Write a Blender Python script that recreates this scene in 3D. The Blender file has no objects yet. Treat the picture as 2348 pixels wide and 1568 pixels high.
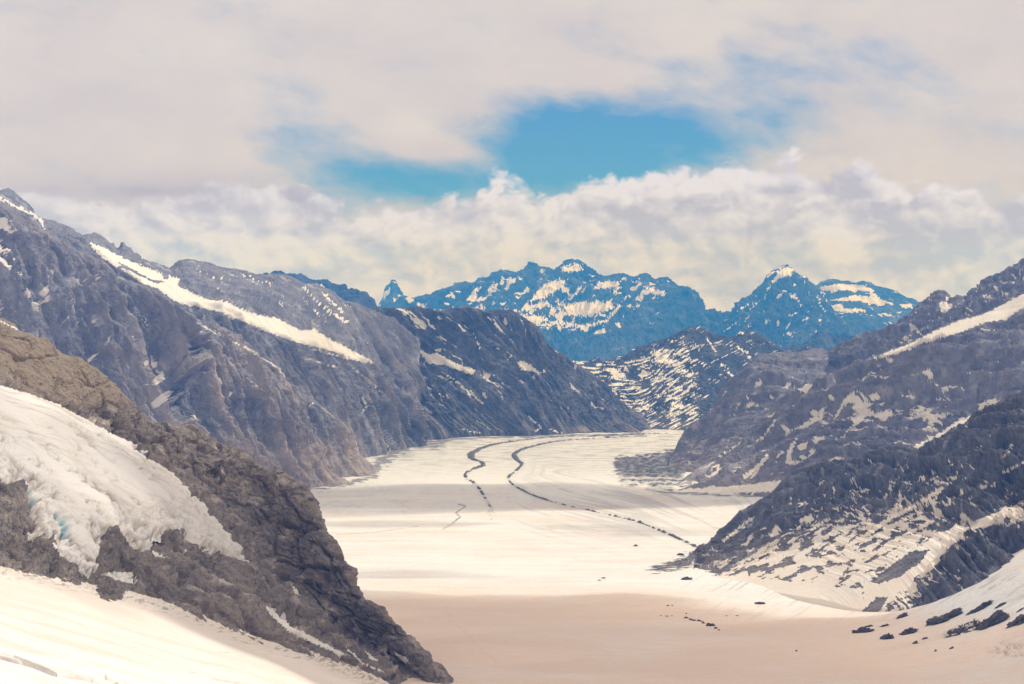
import bpy, math, random
import numpy as np

# ------------------------------------------------------------------ camera, sky, sun
SC = bpy.context.scene
COL = SC.collection
FV, CX, CY, EYE = 4563.6, 1173.5, 784.0, 630.0      # lens in survey units, optical centre, eye level
PITCH = math.atan((CY - EYE) / FV)
cam = bpy.data.cameras.new('camera')
cam.lens, cam.sensor_width, cam.clip_start, cam.clip_end = 70.0, 36.0, 1.0, 200000.0
camo = bpy.data.objects.new('camera', cam)
COL.objects.link(camo)
camo.rotation_euler = (math.pi / 2 - PITCH, 0, 0)
SC.camera = camo

SUN_EL, SUN_AZ = math.radians(51), math.radians(64)   # azimuth measured from +Y (view) towards +X (right)
SUND = np.array([math.cos(SUN_EL) * math.sin(SUN_AZ), math.cos(SUN_EL) * math.cos(SUN_AZ), math.sin(SUN_EL)])

SC.view_settings.view_transform = 'Standard'
SC.view_settings.look = 'None'
SC.view_settings.exposure = 0.0
SC.view_settings.gamma = 1.0
SC.render.engine = 'CYCLES'
SC.cycles.max_bounces = 3
SC.cycles.diffuse_bounces = 2
SC.cycles.glossy_bounces = 1
SC.cycles.transmission_bounces = 1
SC.cycles.volume_bounces = 0
SC.cycles.transparent_max_bounces = 16
SC.cycles.use_denoising = True
SC.cycles.denoiser = 'OPENIMAGEDENOISE'
SC.cycles.denoising_prefilter = 'ACCURATE'
SC.cycles.use_adaptive_sampling = True
SC.cycles.adaptive_threshold = 0.012
SC.cycles.adaptive_min_samples = 24

sun = bpy.data.lights.new('sun', 'SUN')
sun.energy, sun.angle, sun.color = 2.3, math.radians(0.6), (1.0, 0.975, 0.93)
suno = bpy.data.objects.new('sun', sun)
COL.objects.link(suno)
suno.rotation_euler = (math.pi / 2 - SUN_EL, 0, math.pi - SUN_AZ)


# ---- a small expression layer over shader nodes
class E:
    def __init__(s, nt, sock): s.nt, s.k = nt, sock
    def _m(s, op, *a, clamp=False):
        n = s.nt.nodes.new('ShaderNodeMath'); n.operation = op; n.use_clamp = clamp
        for i, v in enumerate((s,) + a):
            if isinstance(v, E): s.nt.links.new(v.k, n.inputs[i])
            else: n.inputs[i].default_value = v
        return E(s.nt, n.outputs[0])
    def __add__(s, o): return s._m('ADD', o)
    __radd__ = __add__
    def __mul__(s, o): return s._m('MULTIPLY', o)
    __rmul__ = __mul__
    def __sub__(s, o): return s._m('SUBTRACT', o)
    def __rsub__(s, o): return (s * -1.0) + o
    def __truediv__(s, o): return s._m('DIVIDE', o)
    def max(s, o): return s._m('MAXIMUM', o)
    def min(s, o): return s._m('MINIMUM', o)
    def pow(s, o): return s._m('POWER', o)
    def abs(s): return s._m('ABSOLUTE')
    def clamp(s): return s._m('ADD', 0.0, clamp=True)
    def step(s, a, b):
        n = s.nt.nodes.new('ShaderNodeMapRange'); n.interpolation_type = 'SMOOTHSTEP'
        s.nt.links.new(s.k, n.inputs[0]); n.inputs[1].default_value = a; n.inputs[2].default_value = b
        return E(s.nt, n.outputs[0])

def xyz(nt, x, y, z):
    n = nt.nodes.new('ShaderNodeCombineXYZ')
    for i, v in enumerate((x, y, z)):
        if isinstance(v, E): nt.links.new(v.k, n.inputs[i])
        else: n.inputs[i].default_value = v
    return E(nt, n.outputs[0])
def sep(nt, v):
    n = nt.nodes.new('ShaderNodeSeparateXYZ'); nt.links.new(v.k, n.inputs[0])
    return [E(nt, n.outputs[i]) for i in range(3)]
def noise(nt, vec, scale, detail=4, rough=0.55, lac=2.0, dist=0.0, kind='FBM', dim='3D'):
    n = nt.nodes.new('ShaderNodeTexNoise'); n.noise_dimensions = dim; n.noise_type = kind
    n.normalize = True
    nt.links.new(vec.k, n.inputs['Vector'])
    n.inputs['Scale'].default_value = scale; n.inputs['Detail'].default_value = detail
    n.inputs['Roughness'].default_value = rough; n.inputs['Lacunarity'].default_value = lac
    n.inputs['Distortion'].default_value = dist
    return E(nt, n.outputs['Fac'])
def mix(nt, f, a, b):
    n = nt.nodes.new('ShaderNodeMix'); n.data_type = 'RGBA'
    if isinstance(f, E): nt.links.new(f.k, n.inputs[0])
    else: n.inputs[0].default_value = f
    for i, v in ((6, a), (7, b)):
        if isinstance(v, E): nt.links.new(v.k, n.inputs[i])
        else: n.inputs[i].default_value = (*v, 1)
    return E(nt, n.outputs[2])
def mulc(nt, a, b):
    n = nt.nodes.new('ShaderNodeMix'); n.data_type = 'RGBA'; n.blend_type = 'MULTIPLY'; n.inputs[0].default_value = 1
    for i, v in ((6, a), (7, b)):
        if isinstance(v, E): nt.links.new(v.k, n.inputs[i])
        else: n.inputs[i].default_value = (*v, 1)
    return E(nt, n.outputs[2])

world = bpy.data.worlds.new('World')
SC.world = world
world.use_nodes = True
world.cycles.sampling_method = 'MANUAL'
world.cycles.sample_map_resolution = 512
def build_world():
    nt = world.node_tree; nt.nodes.clear()
    S = 0.1
    sky = nt.nodes.new('ShaderNodeTexSky'); sky.sky_type = 'NISHITA'; sky.sun_disc = False
    sky.sun_elevation, sky.sun_rotation = SUN_EL, SUN_AZ
    sky.altitude, sky.air_density, sky.dust_density, sky.ozone_density = 3000, 1.2, 0.3, 2.0
    blue = mulc(nt, E(nt, sky.outputs[0]), (0.17, 0.54, 0.86))
    tc = nt.nodes.new('ShaderNodeTexCoord')
    D = E(nt, tc.outputs['Generated'])
    x, y, z = sep(nt, D)
    az = x._m('ARCTAN2', y)                      # radians right of the valley axis
    el = z._m('ARCSINE')
    U = az * (FV / 100.0)                        # hundreds of survey units
    V = el * (FV / 100.0)
    def gauss(cx, cy, rx, ry, tilt=0.0):
        c, s = math.cos(tilt), math.sin(tilt)
        du, dv = U - (cx - CX) / 100, V - (EYE - cy) / 100
        p = (du * c + dv * s) * (100.0 / rx); q = (dv * c - du * s) * (100.0 / ry)
        return ((p * p + q * q) * -1.0)._m('EXPONENT')
    def n2d(px_, py_, scale, det, rough): return noise(nt, xyz(nt, px_, py_, 0.0), scale, det, rough, dim='2D')
    # a slow warp shared by every layer makes the edges curl
    wa = n2d(U, V * 1.4, 0.9, 3, 0.5) - 0.5
    Uw, Vw = U + wa * 0.55, V * 1.35 - wa * 0.4
    # high veil, thick to the left and right, open over the valley
    n1 = n2d(Uw * 0.8 + Vw * 0.5 + 31.7, Vw * 1.5, 0.22, 6, 0.55)
    n2 = n2d(Uw * 0.9 + Vw * 0.35 + 11.3, Vw * 1.35, 0.62, 7, 0.62)
    hole = (gauss(1290, 350, 270, 120) * 1.25 + gauss(1620, 270, 380, 140, 0.2) * 0.82 + gauss(900, 420, 280, 70) * 0.82
            + gauss(1500, 180, 240, 70, 0.3) * 0.30 + gauss(680, 310, 150, 140) * 0.42 + gauss(1880, 130, 300, 80) * 0.12
            - gauss(900, 285, 140, 38, -0.6) * 1.1 - gauss(1070, 350, 110, 26, -0.4) * 0.6 - gauss(1290, 165, 230, 36, -0.12) * 1.0
            - gauss(1470, 335, 60, 9) * 0.35 - gauss(1600, 110, 90, 40, -0.8) * 0.55 - gauss(430, 330, 120, 150) * 0.5)
    veil = (0.64 + (n1 - 0.5) * 0.9 + (n2 - 0.5) * 1.15 - hole).step(-0.72, 0.62).max(0.08)
    # low bank hugging the far summits
    top = (1.92 + gauss(600, 430, 90, 4000) * 0.15 - gauss(900, 430, 130, 4000) * 0.40 + gauss(1180, 430, 90, 4000) * 0.25 + gauss(1500, 430, 110, 4000) * 0.50
           - gauss(1350, 430, 60, 4000) * 0.1 + gauss(1680, 430, 120, 4000) * 0.45 + gauss(1900, 430, 180, 4000) * 0.6)
    def puff(du, dv):
        a = n2d(Uw + du, Vw + dv - U * 0.12, 0.75, 6, 0.53)
        b = (n2d(Uw + du + 57.0, Vw + dv, 1.5, 3, 0.5) * 2.0 - 1.0).abs()     # rounded billows
        return a + b * 0.28
    nb = puff(0.0, 0.0)
    bank = (top - V + (nb - 0.55) * 1.7 + (n1 - 0.5) * 0.5).step(-0.04, 0.30)
    # relief of the puffs: difference of the same field towards the light
    rel = (nb - puff(0.14, 0.26)) * 2.4
    nlow = n2d(Uw + 5.0, Vw * 1.3, 0.42, 4, 0.6)
    shade = (0.48 + rel + (nlow - 0.5) * 2.8 + (0.8 - (top - V)).clamp() * 0.30 + gauss(1100, 560, 420, 70) * 0.2 - gauss(2250, 560, 200, 90) * 0.35).clamp()
    cb = mix(nt, shade, (0.54 / S, 0.525 / S, 0.65 / S), (0.81 / S, 0.79 / S, 0.90 / S))
    n3 = n2d(Uw * 0.8 + 3.3, Vw * 1.4, 0.36, 4, 0.55)
    vs = (0.62 + (n3 - 0.5) * 1.0 + V * 0.03 - gauss(300, 445, 330, 45) * 0.65 + gauss(500, 330, 110, 70) * 0.15 + gauss(940, 290, 80, 40) * 0.5).clamp()
    cv = mix(nt, vs, (0.57 / S, 0.52 / S, 0.565 / S), (0.74 / S, 0.68 / S, 0.655 / S))
    # thin smoky wisps drifting in the gap
    wisp = ((gauss(975, 455, 50, 13) + gauss(690, 450, 45, 22) + gauss(300, 440, 300, 26) * 0.8)
            * (n2 * 2.2 - 0.3)).step(0.30, 0.85) * 0.7
    c = mix(nt, veil, blue, cv)
    c = mix(nt, bank * (1.0 - gauss(300, 400, 340, 70) * 0.75), c, cb)
    c = mix(nt, wisp, c, (0.45 / S, 0.42 / S, 0.50 / S))
    # below the horizon: plain haze tone
    bg = nt.nodes.new('ShaderNodeBackground'); bg.inputs[1].default_value = S
    nt.links.new(c.k, bg.inputs[0])
    out = nt.nodes.new('ShaderNodeOutputWorld'); nt.links.new(bg.outputs[0], out.inputs[0])
build_world()


# ------------------------------------------------------------------ numpy tools
def unp(v):                      # survey (vx, vy, distance) -> world
    v = np.asarray(v, float)
    x = (v[..., 0] - CX) / FV; u = (CY - v[..., 1]) / FV
    c, s = math.cos(PITCH), math.sin(PITCH)
    dy = c + u * s; dz = -s + u * c
    k = v[..., 2] / dy
    return np.stack([x * k, v[..., 2], dz * k], -1)
def prj(P):
    c, s = math.cos(PITCH), math.sin(PITCH)
    f = P[..., 1] * c - P[..., 2] * s; u = P[..., 1] * s + P[..., 2] * c
    return np.stack([CX + FV * P[..., 0] / f, CY - FV * u / f, P[..., 1]], -1)

from concurrent.futures import ThreadPoolExecutor
_POOL = ThreadPoolExecutor(4)
_r = np.random.RandomState(5)
_PT = np.concatenate([_r.permutation(256)] * 3).astype(np.int32)
_G3 = _r.normal(size=(256, 3)); _G3 /= np.linalg.norm(_G3, axis=1)[:, None]; _G3 = (_G3 * 1.2).astype(np.float32)
_GX, _GY, _GZ = [np.ascontiguousarray(_G3[:, i]) for i in range(3)]
_an = _r.rand(256) * 2 * math.pi
_HX, _HY = (np.cos(_an) * 1.5).astype(np.float32), (np.sin(_an) * 1.5).astype(np.float32)
def _par(fn, arrs):
    n = arrs[0].size
    if n < 20000: return fn(*arrs)
    c = np.linspace(0, n, 9).astype(int)
    return np.concatenate(list(_POOL.map(lambda i: fn(*[a[c[i]:c[i + 1]] for a in arrs]), range(8))))
def pn2(x, y, seed=0):
    x, y = np.broadcast_arrays(np.asarray(x, np.float32), np.asarray(y, np.float32)); sh = x.shape
    s1, s2 = (seed * 37) & 255, (seed * 101 + 17) & 255
    def f(x, y):
        xi = np.floor(x); yi = np.floor(y); fx = x - xi; fy = y - yi
        xi = (xi.astype(np.int32) + s1) & 255; yi = (yi.astype(np.int32) + s2) & 255
        u = fx * fx * fx * (fx * (fx * 6 - 15) + 10); v = fy * fy * fy * (fy * (fy * 6 - 15) + 10)
        pa = _PT[xi] + yi; pb = _PT[xi + 1] + yi
        def g(h, dx, dy):
            return _HX[h] * dx + _HY[h] * dy
        a = g(_PT[pa], fx, fy); b = g(_PT[pb], fx - 1, fy); c = g(_PT[pa + 1], fx, fy - 1); d = g(_PT[pb + 1], fx - 1, fy - 1)
        a = a + (b - a) * u; c = c + (d - c) * u
        return a + (c - a) * v
    return _par(f, [x.ravel(), y.ravel()]).reshape(sh)
def pn3(p, seed=0):
    p = np.asarray(p, np.float32); sh = p.shape[:-1]
    s = ((seed * 37) & 255, (seed * 101 + 17) & 255, (seed * 59 + 5) & 255)
    def f(x, y, z):
        q = []; ii = []
        for c, o in ((x, s[0]), (y, s[1]), (z, s[2])):
            i = np.floor(c); q.append(c - i); ii.append((i.astype(np.int32) + o) & 255)
        fx, fy, fz_ = q; u, v, w = [t * t * t * (t * (t * 6 - 15) + 10) for t in q]
        i, j, k = ii; P0 = _PT[i] + j; P1 = _PT[i + 1] + j
        def g(h, dx, dy, dz):
            h = _PT[h & 511] & 255
            return _GX[h] * dx + _GY[h] * dy + _GZ[h] * dz
        def lay(dz, o):
            a = g(_PT[P0] + k + o, fx, fy, dz); b = g(_PT[P1] + k + o, fx - 1, fy, dz)
            c = g(_PT[P0 + 1] + k + o, fx, fy - 1, dz); d = g(_PT[P1 + 1] + k + o, fx - 1, fy - 1, dz)
            a = a + (b - a) * u; c = c + (d - c) * u
            return a + (c - a) * v
        a = lay(fz_, 0); b = lay(fz_ - 1, 1)
        return a + (b - a) * w
    return _par(f, [np.ascontiguousarray(p[..., i]).ravel() for i in range(3)]).reshape(sh)
def fbm2(x, y, o=4, g=0.5, seed=0):
    r = 0; a = 1.0; f = 1.0
    for k in range(o):
        r = r + a * pn2(x * f, y * f, seed + k * 7); a *= g; f *= 2.03
    return r
def ridge2(x, y, o=4, g=0.5, seed=0):       # 0..~1, sharp crests
    r = 0; a = 1.0; f = 1.0; t = 0
    for k in range(o):
        n = 1 - np.abs(pn2(x * f, y * f, seed + k * 7)) * 1.6
        r = r + a * n; t += a; a *= g; f *= 2.07
    return r / t
def ridge3(p, o=4, g=0.5, seed=0):
    r = 0; a = 1.0; f = 1.0; t = 0
    for k in range(o):
        n = 1 - np.abs(pn3(p * f, seed + k * 7)) * 1.6
        r = r + a * n; t += a; a *= g; f *= 2.07
    return r / t
def fbm3(p, o=4, g=0.5, seed=0):
    r = 0; a = 1.0; f = 1.0
    for k in range(o):
        r = r + a * pn3(p * f, seed + k * 7); a *= g; f *= 2.03
    return r
_RT = _r.rand(256, 7).astype(np.float32)
def facets(P, size, seed=0, jit=0.85):
    """blocky rock: each cell a tilted plane. returns height (in cells) and distance to the joint"""
    P = np.asarray(P, np.float32); sh = P.shape[:-1]
    sx, sy, sz = size if np.ndim(size) else (size,) * 3
    cols = [np.ascontiguousarray(P[..., i]).ravel() / np.float32(s) for i, s in enumerate((sx, sy, sz))]
    def f(x, y, z):
        q = (x, y, z); b = [np.floor(c - 0.5).astype(np.int32) for c in q]
        f1 = np.full(x.shape, 9, np.float32); f2 = f1.copy(); h1 = np.zeros(x.shape, np.float32)
        for a in range(8):
            o = (a & 1, (a >> 1) & 1, a >> 2); i = [b[k] + o[k] for k in range(3)]
            h = _PT[_PT[_PT[(i[0] + seed * 37) & 255] + ((i[1] + seed * 11) & 255)] + ((i[2] + seed * 71) & 255)]
            r = _RT[h]
            d = [q[k] - i[k] - 0.5 - jit * (r[:, k] - 0.5) for k in range(3)]
            dd = d[0] * d[0] + d[1] * d[1] + d[2] * d[2]
            hh = (d[0] * (r[:, 3] - 0.5) + d[1] * (r[:, 4] - 0.5) + d[2] * (r[:, 5] - 0.5)) * 2 + (r[:, 6] - 0.5)
            n = dd < f1
            f2 = np.where(n, f1, np.minimum(f2, dd)); h1 = np.where(n, hh, h1); f1 = np.where(n, dd, f1)
        return np.stack([h1, np.sqrt(f2) - np.sqrt(f1)], -1)
    n = cols[0].size; c = np.linspace(0, n, 9).astype(int)
    out = np.concatenate(list(_POOL.map(lambda k: f(*[a[c[k]:c[k + 1]] for a in cols]), range(8)))).reshape(*sh, 2)
    return out[..., 0], out[..., 1]
def sm(a, b, x):
    t = np.clip((x - a) / (b - a), 0, 1); return t * t * (3 - 2 * t)

def pchip(x, Y, xq):             # monotone cubic along axis 0
    h = np.diff(x); d = np.diff(Y, axis=0) / h.reshape(-1, *([1] * (Y.ndim - 1)))
    m = np.zeros_like(Y)
    if len(x) > 2:
        hh = h.reshape(-1, *([1] * (Y.ndim - 1)))
        w1 = 2 * hh[1:] + hh[:-1]; w2 = hh[1:] + 2 * hh[:-1]
        with np.errstate(divide='ignore', invalid='ignore'):
            q = (w1 + w2) / (w1 / d[:-1] + w2 / d[1:])
        m[1:-1] = np.where(d[:-1] * d[1:] > 0, q, 0)
    m[0] = d[0]; m[-1] = d[-1]
    i = np.clip(np.searchsorted(x, xq) - 1, 0, len(x) - 2)
    t = ((xq - x[i]) / h[i]).reshape(-1, *([1] * (Y.ndim - 1))); H = h[i].reshape(t.shape)
    return ((2 * t ** 3 - 3 * t ** 2 + 1) * Y[i] + (t ** 3 - 2 * t ** 2 + t) * H * m[i]
            + (-2 * t ** 3 + 3 * t ** 2) * Y[i + 1] + (t ** 3 - t ** 2) * H * m[i + 1])

def fill(pts):                   # fill in missing distances along a line
    p = [(a[0], a[1], a[2] if len(a) > 2 else np.nan) for a in pts]
    p = np.array(p, float)
    L = np.r_[0, np.cumsum(np.hypot(*np.diff(p[:, :2], axis=0).T))]
    ok = ~np.isnan(p[:, 2]); p[:, 2] = np.interp(L, L[ok], p[ok, 2])
    return p, L / L[-1]

class Surf: pass
def loft(rows, ns, nt, back=(600, 500), backfrac=0.10, smooth=0):
    R = []
    for k, r in enumerate(rows):
        p, s = fill(r)
        sq = np.linspace(0, 1, ns)
        q = np.stack([np.interp(sq, s, p[:, 0]), np.interp(sq, s, p[:, 1]), np.interp(sq, s, np.log(p[:, 2]))], -1)
        if k > 0:                # soften the lower guide lines, keep the crest crisp
            w = max(3, ns // 24) | 1
            ker = np.hanning(w + 2)[1:-1]; ker /= ker.sum()
            q = np.stack([np.convolve(np.pad(q[:, c], w // 2, mode='reflect', reflect_type='odd'), ker, 'valid') for c in range(3)], -1)
        R.append(q)
    R = np.array(R)
    if back:
        v = R[0].copy(); v[:, 2] = np.exp(v[:, 2]); W = unp(v)
        W[:, 1] += back[1]; W[:, 2] -= back[0]
        b = prj(W); b[:, 2] = np.log(b[:, 2])
        R = np.concatenate([b[None], R])
    gap = np.median(np.hypot(*(np.moveaxis(np.diff(R[..., :2], axis=0), -1, 0))), axis=1) + 3
    nb = 0
    if back: nb = max(6, int(nt * backfrac))
    T = np.r_[0, np.cumsum(gap)]
    if back:
        tq = np.r_[np.linspace(T[0], T[1], nb, endpoint=False), np.linspace(T[1], T[-1], nt - nb)]
    else: tq = np.linspace(0, T[-1], nt)
    Q = pchip(T, R, tq)
    Q[..., 2] = np.exp(Q[..., 2])
    o = Surf(); o.P = unp(Q); o.nb = nb; o.T = (tq - T[1 if back else 0]) / (T[-1] - T[1 if back else 0])
    dS = np.gradient(o.P, axis=1); dT = np.gradient(o.P, axis=0)
    n = np.cross(dS, dT); n /= np.linalg.norm(n, axis=-1)[..., None] + 1e-9
    if (n[nb + 2:] * -o.P[nb + 2:]).sum() < 0: n = -n
    o.N = n
    mid = min(nt - 1, nb + (nt - nb) // 3)
    o.A = np.broadcast_to(np.r_[0, np.cumsum(np.linalg.norm(np.diff(o.P[mid], axis=0), axis=1))][None], o.P.shape[:2])
    B = np.cumsum(np.linalg.norm(dT, axis=-1), axis=0); o.B = B - B[nb][None]
    return o

def inpoly(v, poly):
    x, y = v[..., 0], v[..., 1]; c = np.zeros(x.shape, bool); n = len(poly)
    for i in range(n):
        x0, y0 = poly[i]; x1, y1 = poly[(i + 1) % n]
        if y0 == y1: continue
        c ^= ((y0 > y) != (y1 > y)) & (x < (x1 - x0) * (y - y0) / (y1 - y0) + x0)
    return c
def dline(v, pts, closed=False):
    d = np.full(v.shape[:-1], 1e9); n = len(pts)
    for i in range(n if closed else n - 1):
        a = np.array(pts[i][:2], float); b = np.array(pts[(i + 1) % n][:2], float); ab = b - a
        t = np.clip(((v[..., :2] - a) @ ab) / (ab @ ab + 1e-9), 0, 1)
        q = v[..., :2] - a - t[..., None] * ab
        d = np.minimum(d, np.hypot(q[..., 0], q[..., 1]))
    return d
def sdist(v, poly):              # >0 inside
    p = np.array(poly, float); out = np.full(v.shape[:-1], -60.0)
    m = (v[..., 0] > p[:, 0].min() - 50) & (v[..., 0] < p[:, 0].max() + 50) & (v[..., 1] > p[:, 1].min() - 50) & (v[..., 1] < p[:, 1].max() + 50)
    if m.any():
        w = v[m]; d = dline(w, poly, True); out[m] = np.where(inpoly(w, poly), d, -d)
    return out
def patches(v, polys=(), strokes=(), soft=3.0, jit=0.0):
    """0..1 cover of outlined snow; jit roughens the outline"""
    s = np.full(v.shape[:-1], -60.0)
    for p in polys: s = np.maximum(s, sdist(v, p))
    for w, pts in strokes:
        p = np.array([q[:2] for q in pts], float)
        m = (v[..., 0] > p[:, 0].min() - 40) & (v[..., 0] < p[:, 0].max() + 40) & (v[..., 1] > p[:, 1].min() - 40) & (v[..., 1] < p[:, 1].max() + 40)
        if m.any(): s[m] = np.maximum(s[m], w - dline(v[m], pts))
    return s
def fz(v, w):                    # fringe noise in survey units
    return fbm2(v[..., 0] / w, v[..., 1] / w, 4, 0.6, 91)

def mesh_grid(name, P, mat, mask=None, keep=None, parent=None, label=None, kind=None, cat=None):
    nt, ns = P.shape[:2]
    idx = np.arange(nt * ns).reshape(nt, ns)
    q = np.stack([idx[:-1, :-1], idx[:-1, 1:], idx[1:, 1:], idx[1:, :-1]], -1)
    if keep is not None:
        k = keep[:-1, :-1] | keep[:-1, 1:] | keep[1:, 1:] | keep[1:, :-1]
        q = q[k]
    q = q.reshape(-1, 4)
    # wind faces towards the viewer side
    a = P.reshape(-1, 3); c = np.cross(a[q[:, 1]] - a[q[:, 0]], a[q[:, 3]] - a[q[:, 0]])
    if (c * -a[q[:, 0]]).sum() < 0: q = q[:, ::-1]
    used = np.unique(q); re = np.full(nt * ns, -1); re[used] = np.arange(len(used)); q = re[q]; a = a[used]
    me = bpy.data.meshes.new(name)
    me.vertices.add(len(a)); me.vertices.foreach_set('co', a.astype(np.float32).ravel())
    me.loops.add(q.size); me.loops.foreach_set('vertex_index', q.astype(np.int32).ravel())
    me.polygons.add(len(q)); me.polygons.foreach_set('loop_start', np.arange(0, q.size, 4, dtype=np.int32))
    me.polygons.foreach_set('loop_total', np.full(len(q), 4, np.int32))
    me.polygons.foreach_set('use_smooth', np.ones(len(q), bool))
    me.update(calc_edges=True)
    if mask is not None:
        at = me.color_attributes.new('cover', 'FLOAT_COLOR', 'POINT')
        m = np.zeros((nt * ns, 4), np.float32)
        for i, ch in enumerate(mask): m[:, i] = np.broadcast_to(ch, (nt, ns)).ravel()
        m[:, 3] = 1; at.data.foreach_set('color', m[used].ravel())
    me.materials.append(mat)
    o = bpy.data.objects.new(name, me); COL.objects.link(o)
    if parent: o.parent = parent
    if kind: o['kind'] = kind
    if label: o['label'] = label
    if cat: o['category'] = cat
    return o


# ------------------------------------------------------------------ materials
SNOW, SNOW_DUST = (0.88, 0.86, 0.815), (0.85, 0.745, 0.63)
def ground_material(name, rock, rock2, brown, px, snow=SNOW, snow2=SNOW_DUST, dust=0.5, bump=1.0, debris=(0.10, 0.095, 0.10), rough=0.9, ice=(0.62, 0.72, 0.75)):
    """px: metres covered by one picture element at that distance. cover.r snow, .g warm rock and painted sun on ribs, .b rubble / dust"""
    m = bpy.data.materials.new(name); m.use_nodes = True
    nt = m.node_tree; nt.nodes.clear()
    g = nt.nodes.new('ShaderNodeNewGeometry'); P = E(nt, g.outputs['Position'])
    a = nt.nodes.new('ShaderNodeAttribute'); a.attribute_name = 'cover'
    cr, cg, cb = sep(nt, E(nt, a.outputs['Color']))
    n_big = noise(nt, P, 1 / (px * 60), 3, 0.6)
    n_mid = noise(nt, P, 1 / (px * 13), 4, 0.65)
    n_fine = noise(nt, P, 1 / (px * 4.0), 3, 0.7)
    n_rid = noise(nt, P, 1 / (px * 22), 4, 0.62, kind='RIDGED_MULTIFRACTAL')
    s = (cr + (n_fine - 0.5) * 0.34 + (n_mid - 0.5) * 0.22).step(0.46, 0.56)
    f = ((n_big - 0.5) * 1.8 + (n_mid - 0.5) * 3.4 + (n_fine - 0.5) * 1.6 + 0.5).clamp()
    col = mix(nt, f, rock, rock2)
    col = mix(nt, (n_rid * -2.6 + 1.2).clamp() * 0.6, col, tuple(c * 0.5 for c in rock))
    col = mix(nt, (n_rid * 2.2 - 1.15).clamp() * 0.55, col, tuple(min(1, c * 1.35) for c in rock2))
    col = mix(nt, (cg + (n_mid - 0.5) * cg * 1.6).clamp() * (1.3 - n_fine * 0.9), col, brown)
    col = mix(nt, (cb + (n_mid - 0.5) * 0.3 * cb).clamp(), col, debris)
    n_d = noise(nt, P, 1 / (px * 90), 2, 0.55)
    dn = (dust + (n_d - 0.5) * 0.9 + (n_mid - 0.5) * 0.25).clamp()
    sc_ = mix(nt, dn, snow, snow2)
    col = mix(nt, s, col, sc_)
    bs = nt.nodes.new('ShaderNodeBsdfPrincipled')
    nt.links.new(col.k, bs.inputs['Base Color']); bs.inputs['Roughness'].default_value = rough
    bs.inputs['Specular IOR Level'].default_value = 0.15
    h = (n_mid * 1.0 + n_fine * 0.4) * (1.0 - s * 0.93)
    b = nt.nodes.new('ShaderNodeBump'); b.inputs['Strength'].default_value = 1.0
    b.inputs['Distance'].default_value = px * 5.5 * bump
    nt.links.new(h.k, b.inputs['Height']); nt.links.new(b.outputs[0], bs.inputs['Normal'])
    o = nt.nodes.new('ShaderNodeOutputMaterial'); nt.links.new(bs.outputs[0], o.inputs[0])
    return m

M_FAR = ground_material('far_rock', (0.03, 0.034, 0.04), (0.20, 0.205, 0.215), (0.10, 0.10, 0.09), 16.0, dust=0.15)
M_MID = ground_material('mid_rock', (0.14, 0.145, 0.17), (0.33, 0.33, 0.36), (0.46, 0.385, 0.34), 5.2, dust=0.25)
M_BEND = ground_material('bend_rock', (0.075, 0.082, 0.10), (0.19, 0.195, 0.225), (0.30, 0.26, 0.24), 7.0, dust=0.15)
M_LEFT = ground_material('left_rock', (0.26, 0.26, 0.31), (0.54, 0.525, 0.57), (0.56, 0.47, 0.42), 3.6, dust=0.3)
M_RIGHT = ground_material('right_rock', (0.26, 0.255, 0.305), (0.53, 0.51, 0.575), (0.50, 0.43, 0.40), 3.6, dust=0.35)
M_SPUR = ground_material('dark_spur_rock', (0.145, 0.15, 0.18), (0.37, 0.365, 0.405), (0.36, 0.31, 0.28), 2.0, dust=0.55, snow2=(0.85, 0.72, 0.59))
M_NEAR = ground_material('near_rock', (0.28, 0.24, 0.215), (0.68, 0.575, 0.49), (0.36, 0.285, 0.205), 1.05, dust=0.3, bump=1.3)


# ------------------------------------------------------------------ glacier floor
GZ = np.array([(1500, 1700), (1950, 1568), (2600, 1450), (3400, 1350), (4350, 1270), (5350, 1200), (6500, 1130), (7700, 1080), (9600, 1030), (11500, 990), (13500, 966), (16000, 948)], float)
_gd = GZ[:, 0]; _gz = unp(np.stack([np.full(len(GZ), CX), GZ[:, 1], GZ[:, 0]], -1))[:, 2]
_gs = np.linspace(1500, 16000, 400); _gzs = pchip(_gd, _gz, _gs)
def glacier_z(x, y):
    z = np.interp(y, _gs, _gzs)
    e = np.maximum(0, x - (400 + np.maximum(0, y - 2600) * 0.22))
    e = np.minimum(e, 260) ** 2 * 0.0013 + np.maximum(0, e - 260) * 0.62
    z = z + e * sm(5200, 3600, y)
    z = z + 9 * pn2(x / 420, y / 700, 3) + 3.5 * pn2(x / 130, y / 260, 4) * sm(7000, 3000, y)
    return z
def ground_at(vx, vy):           # where the line of sight meets the glacier
    lo, hi = 1500.0, 15000.0
    d = np.linspace(lo, hi, 6000)
    W = unp(np.stack([np.full(d.shape, vx), np.full(d.shape, vy), d], -1))
    i = np.argmax(W[:, 2] < glacier_z(W[:, 0], W[:, 1]))
    return W[i]


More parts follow.
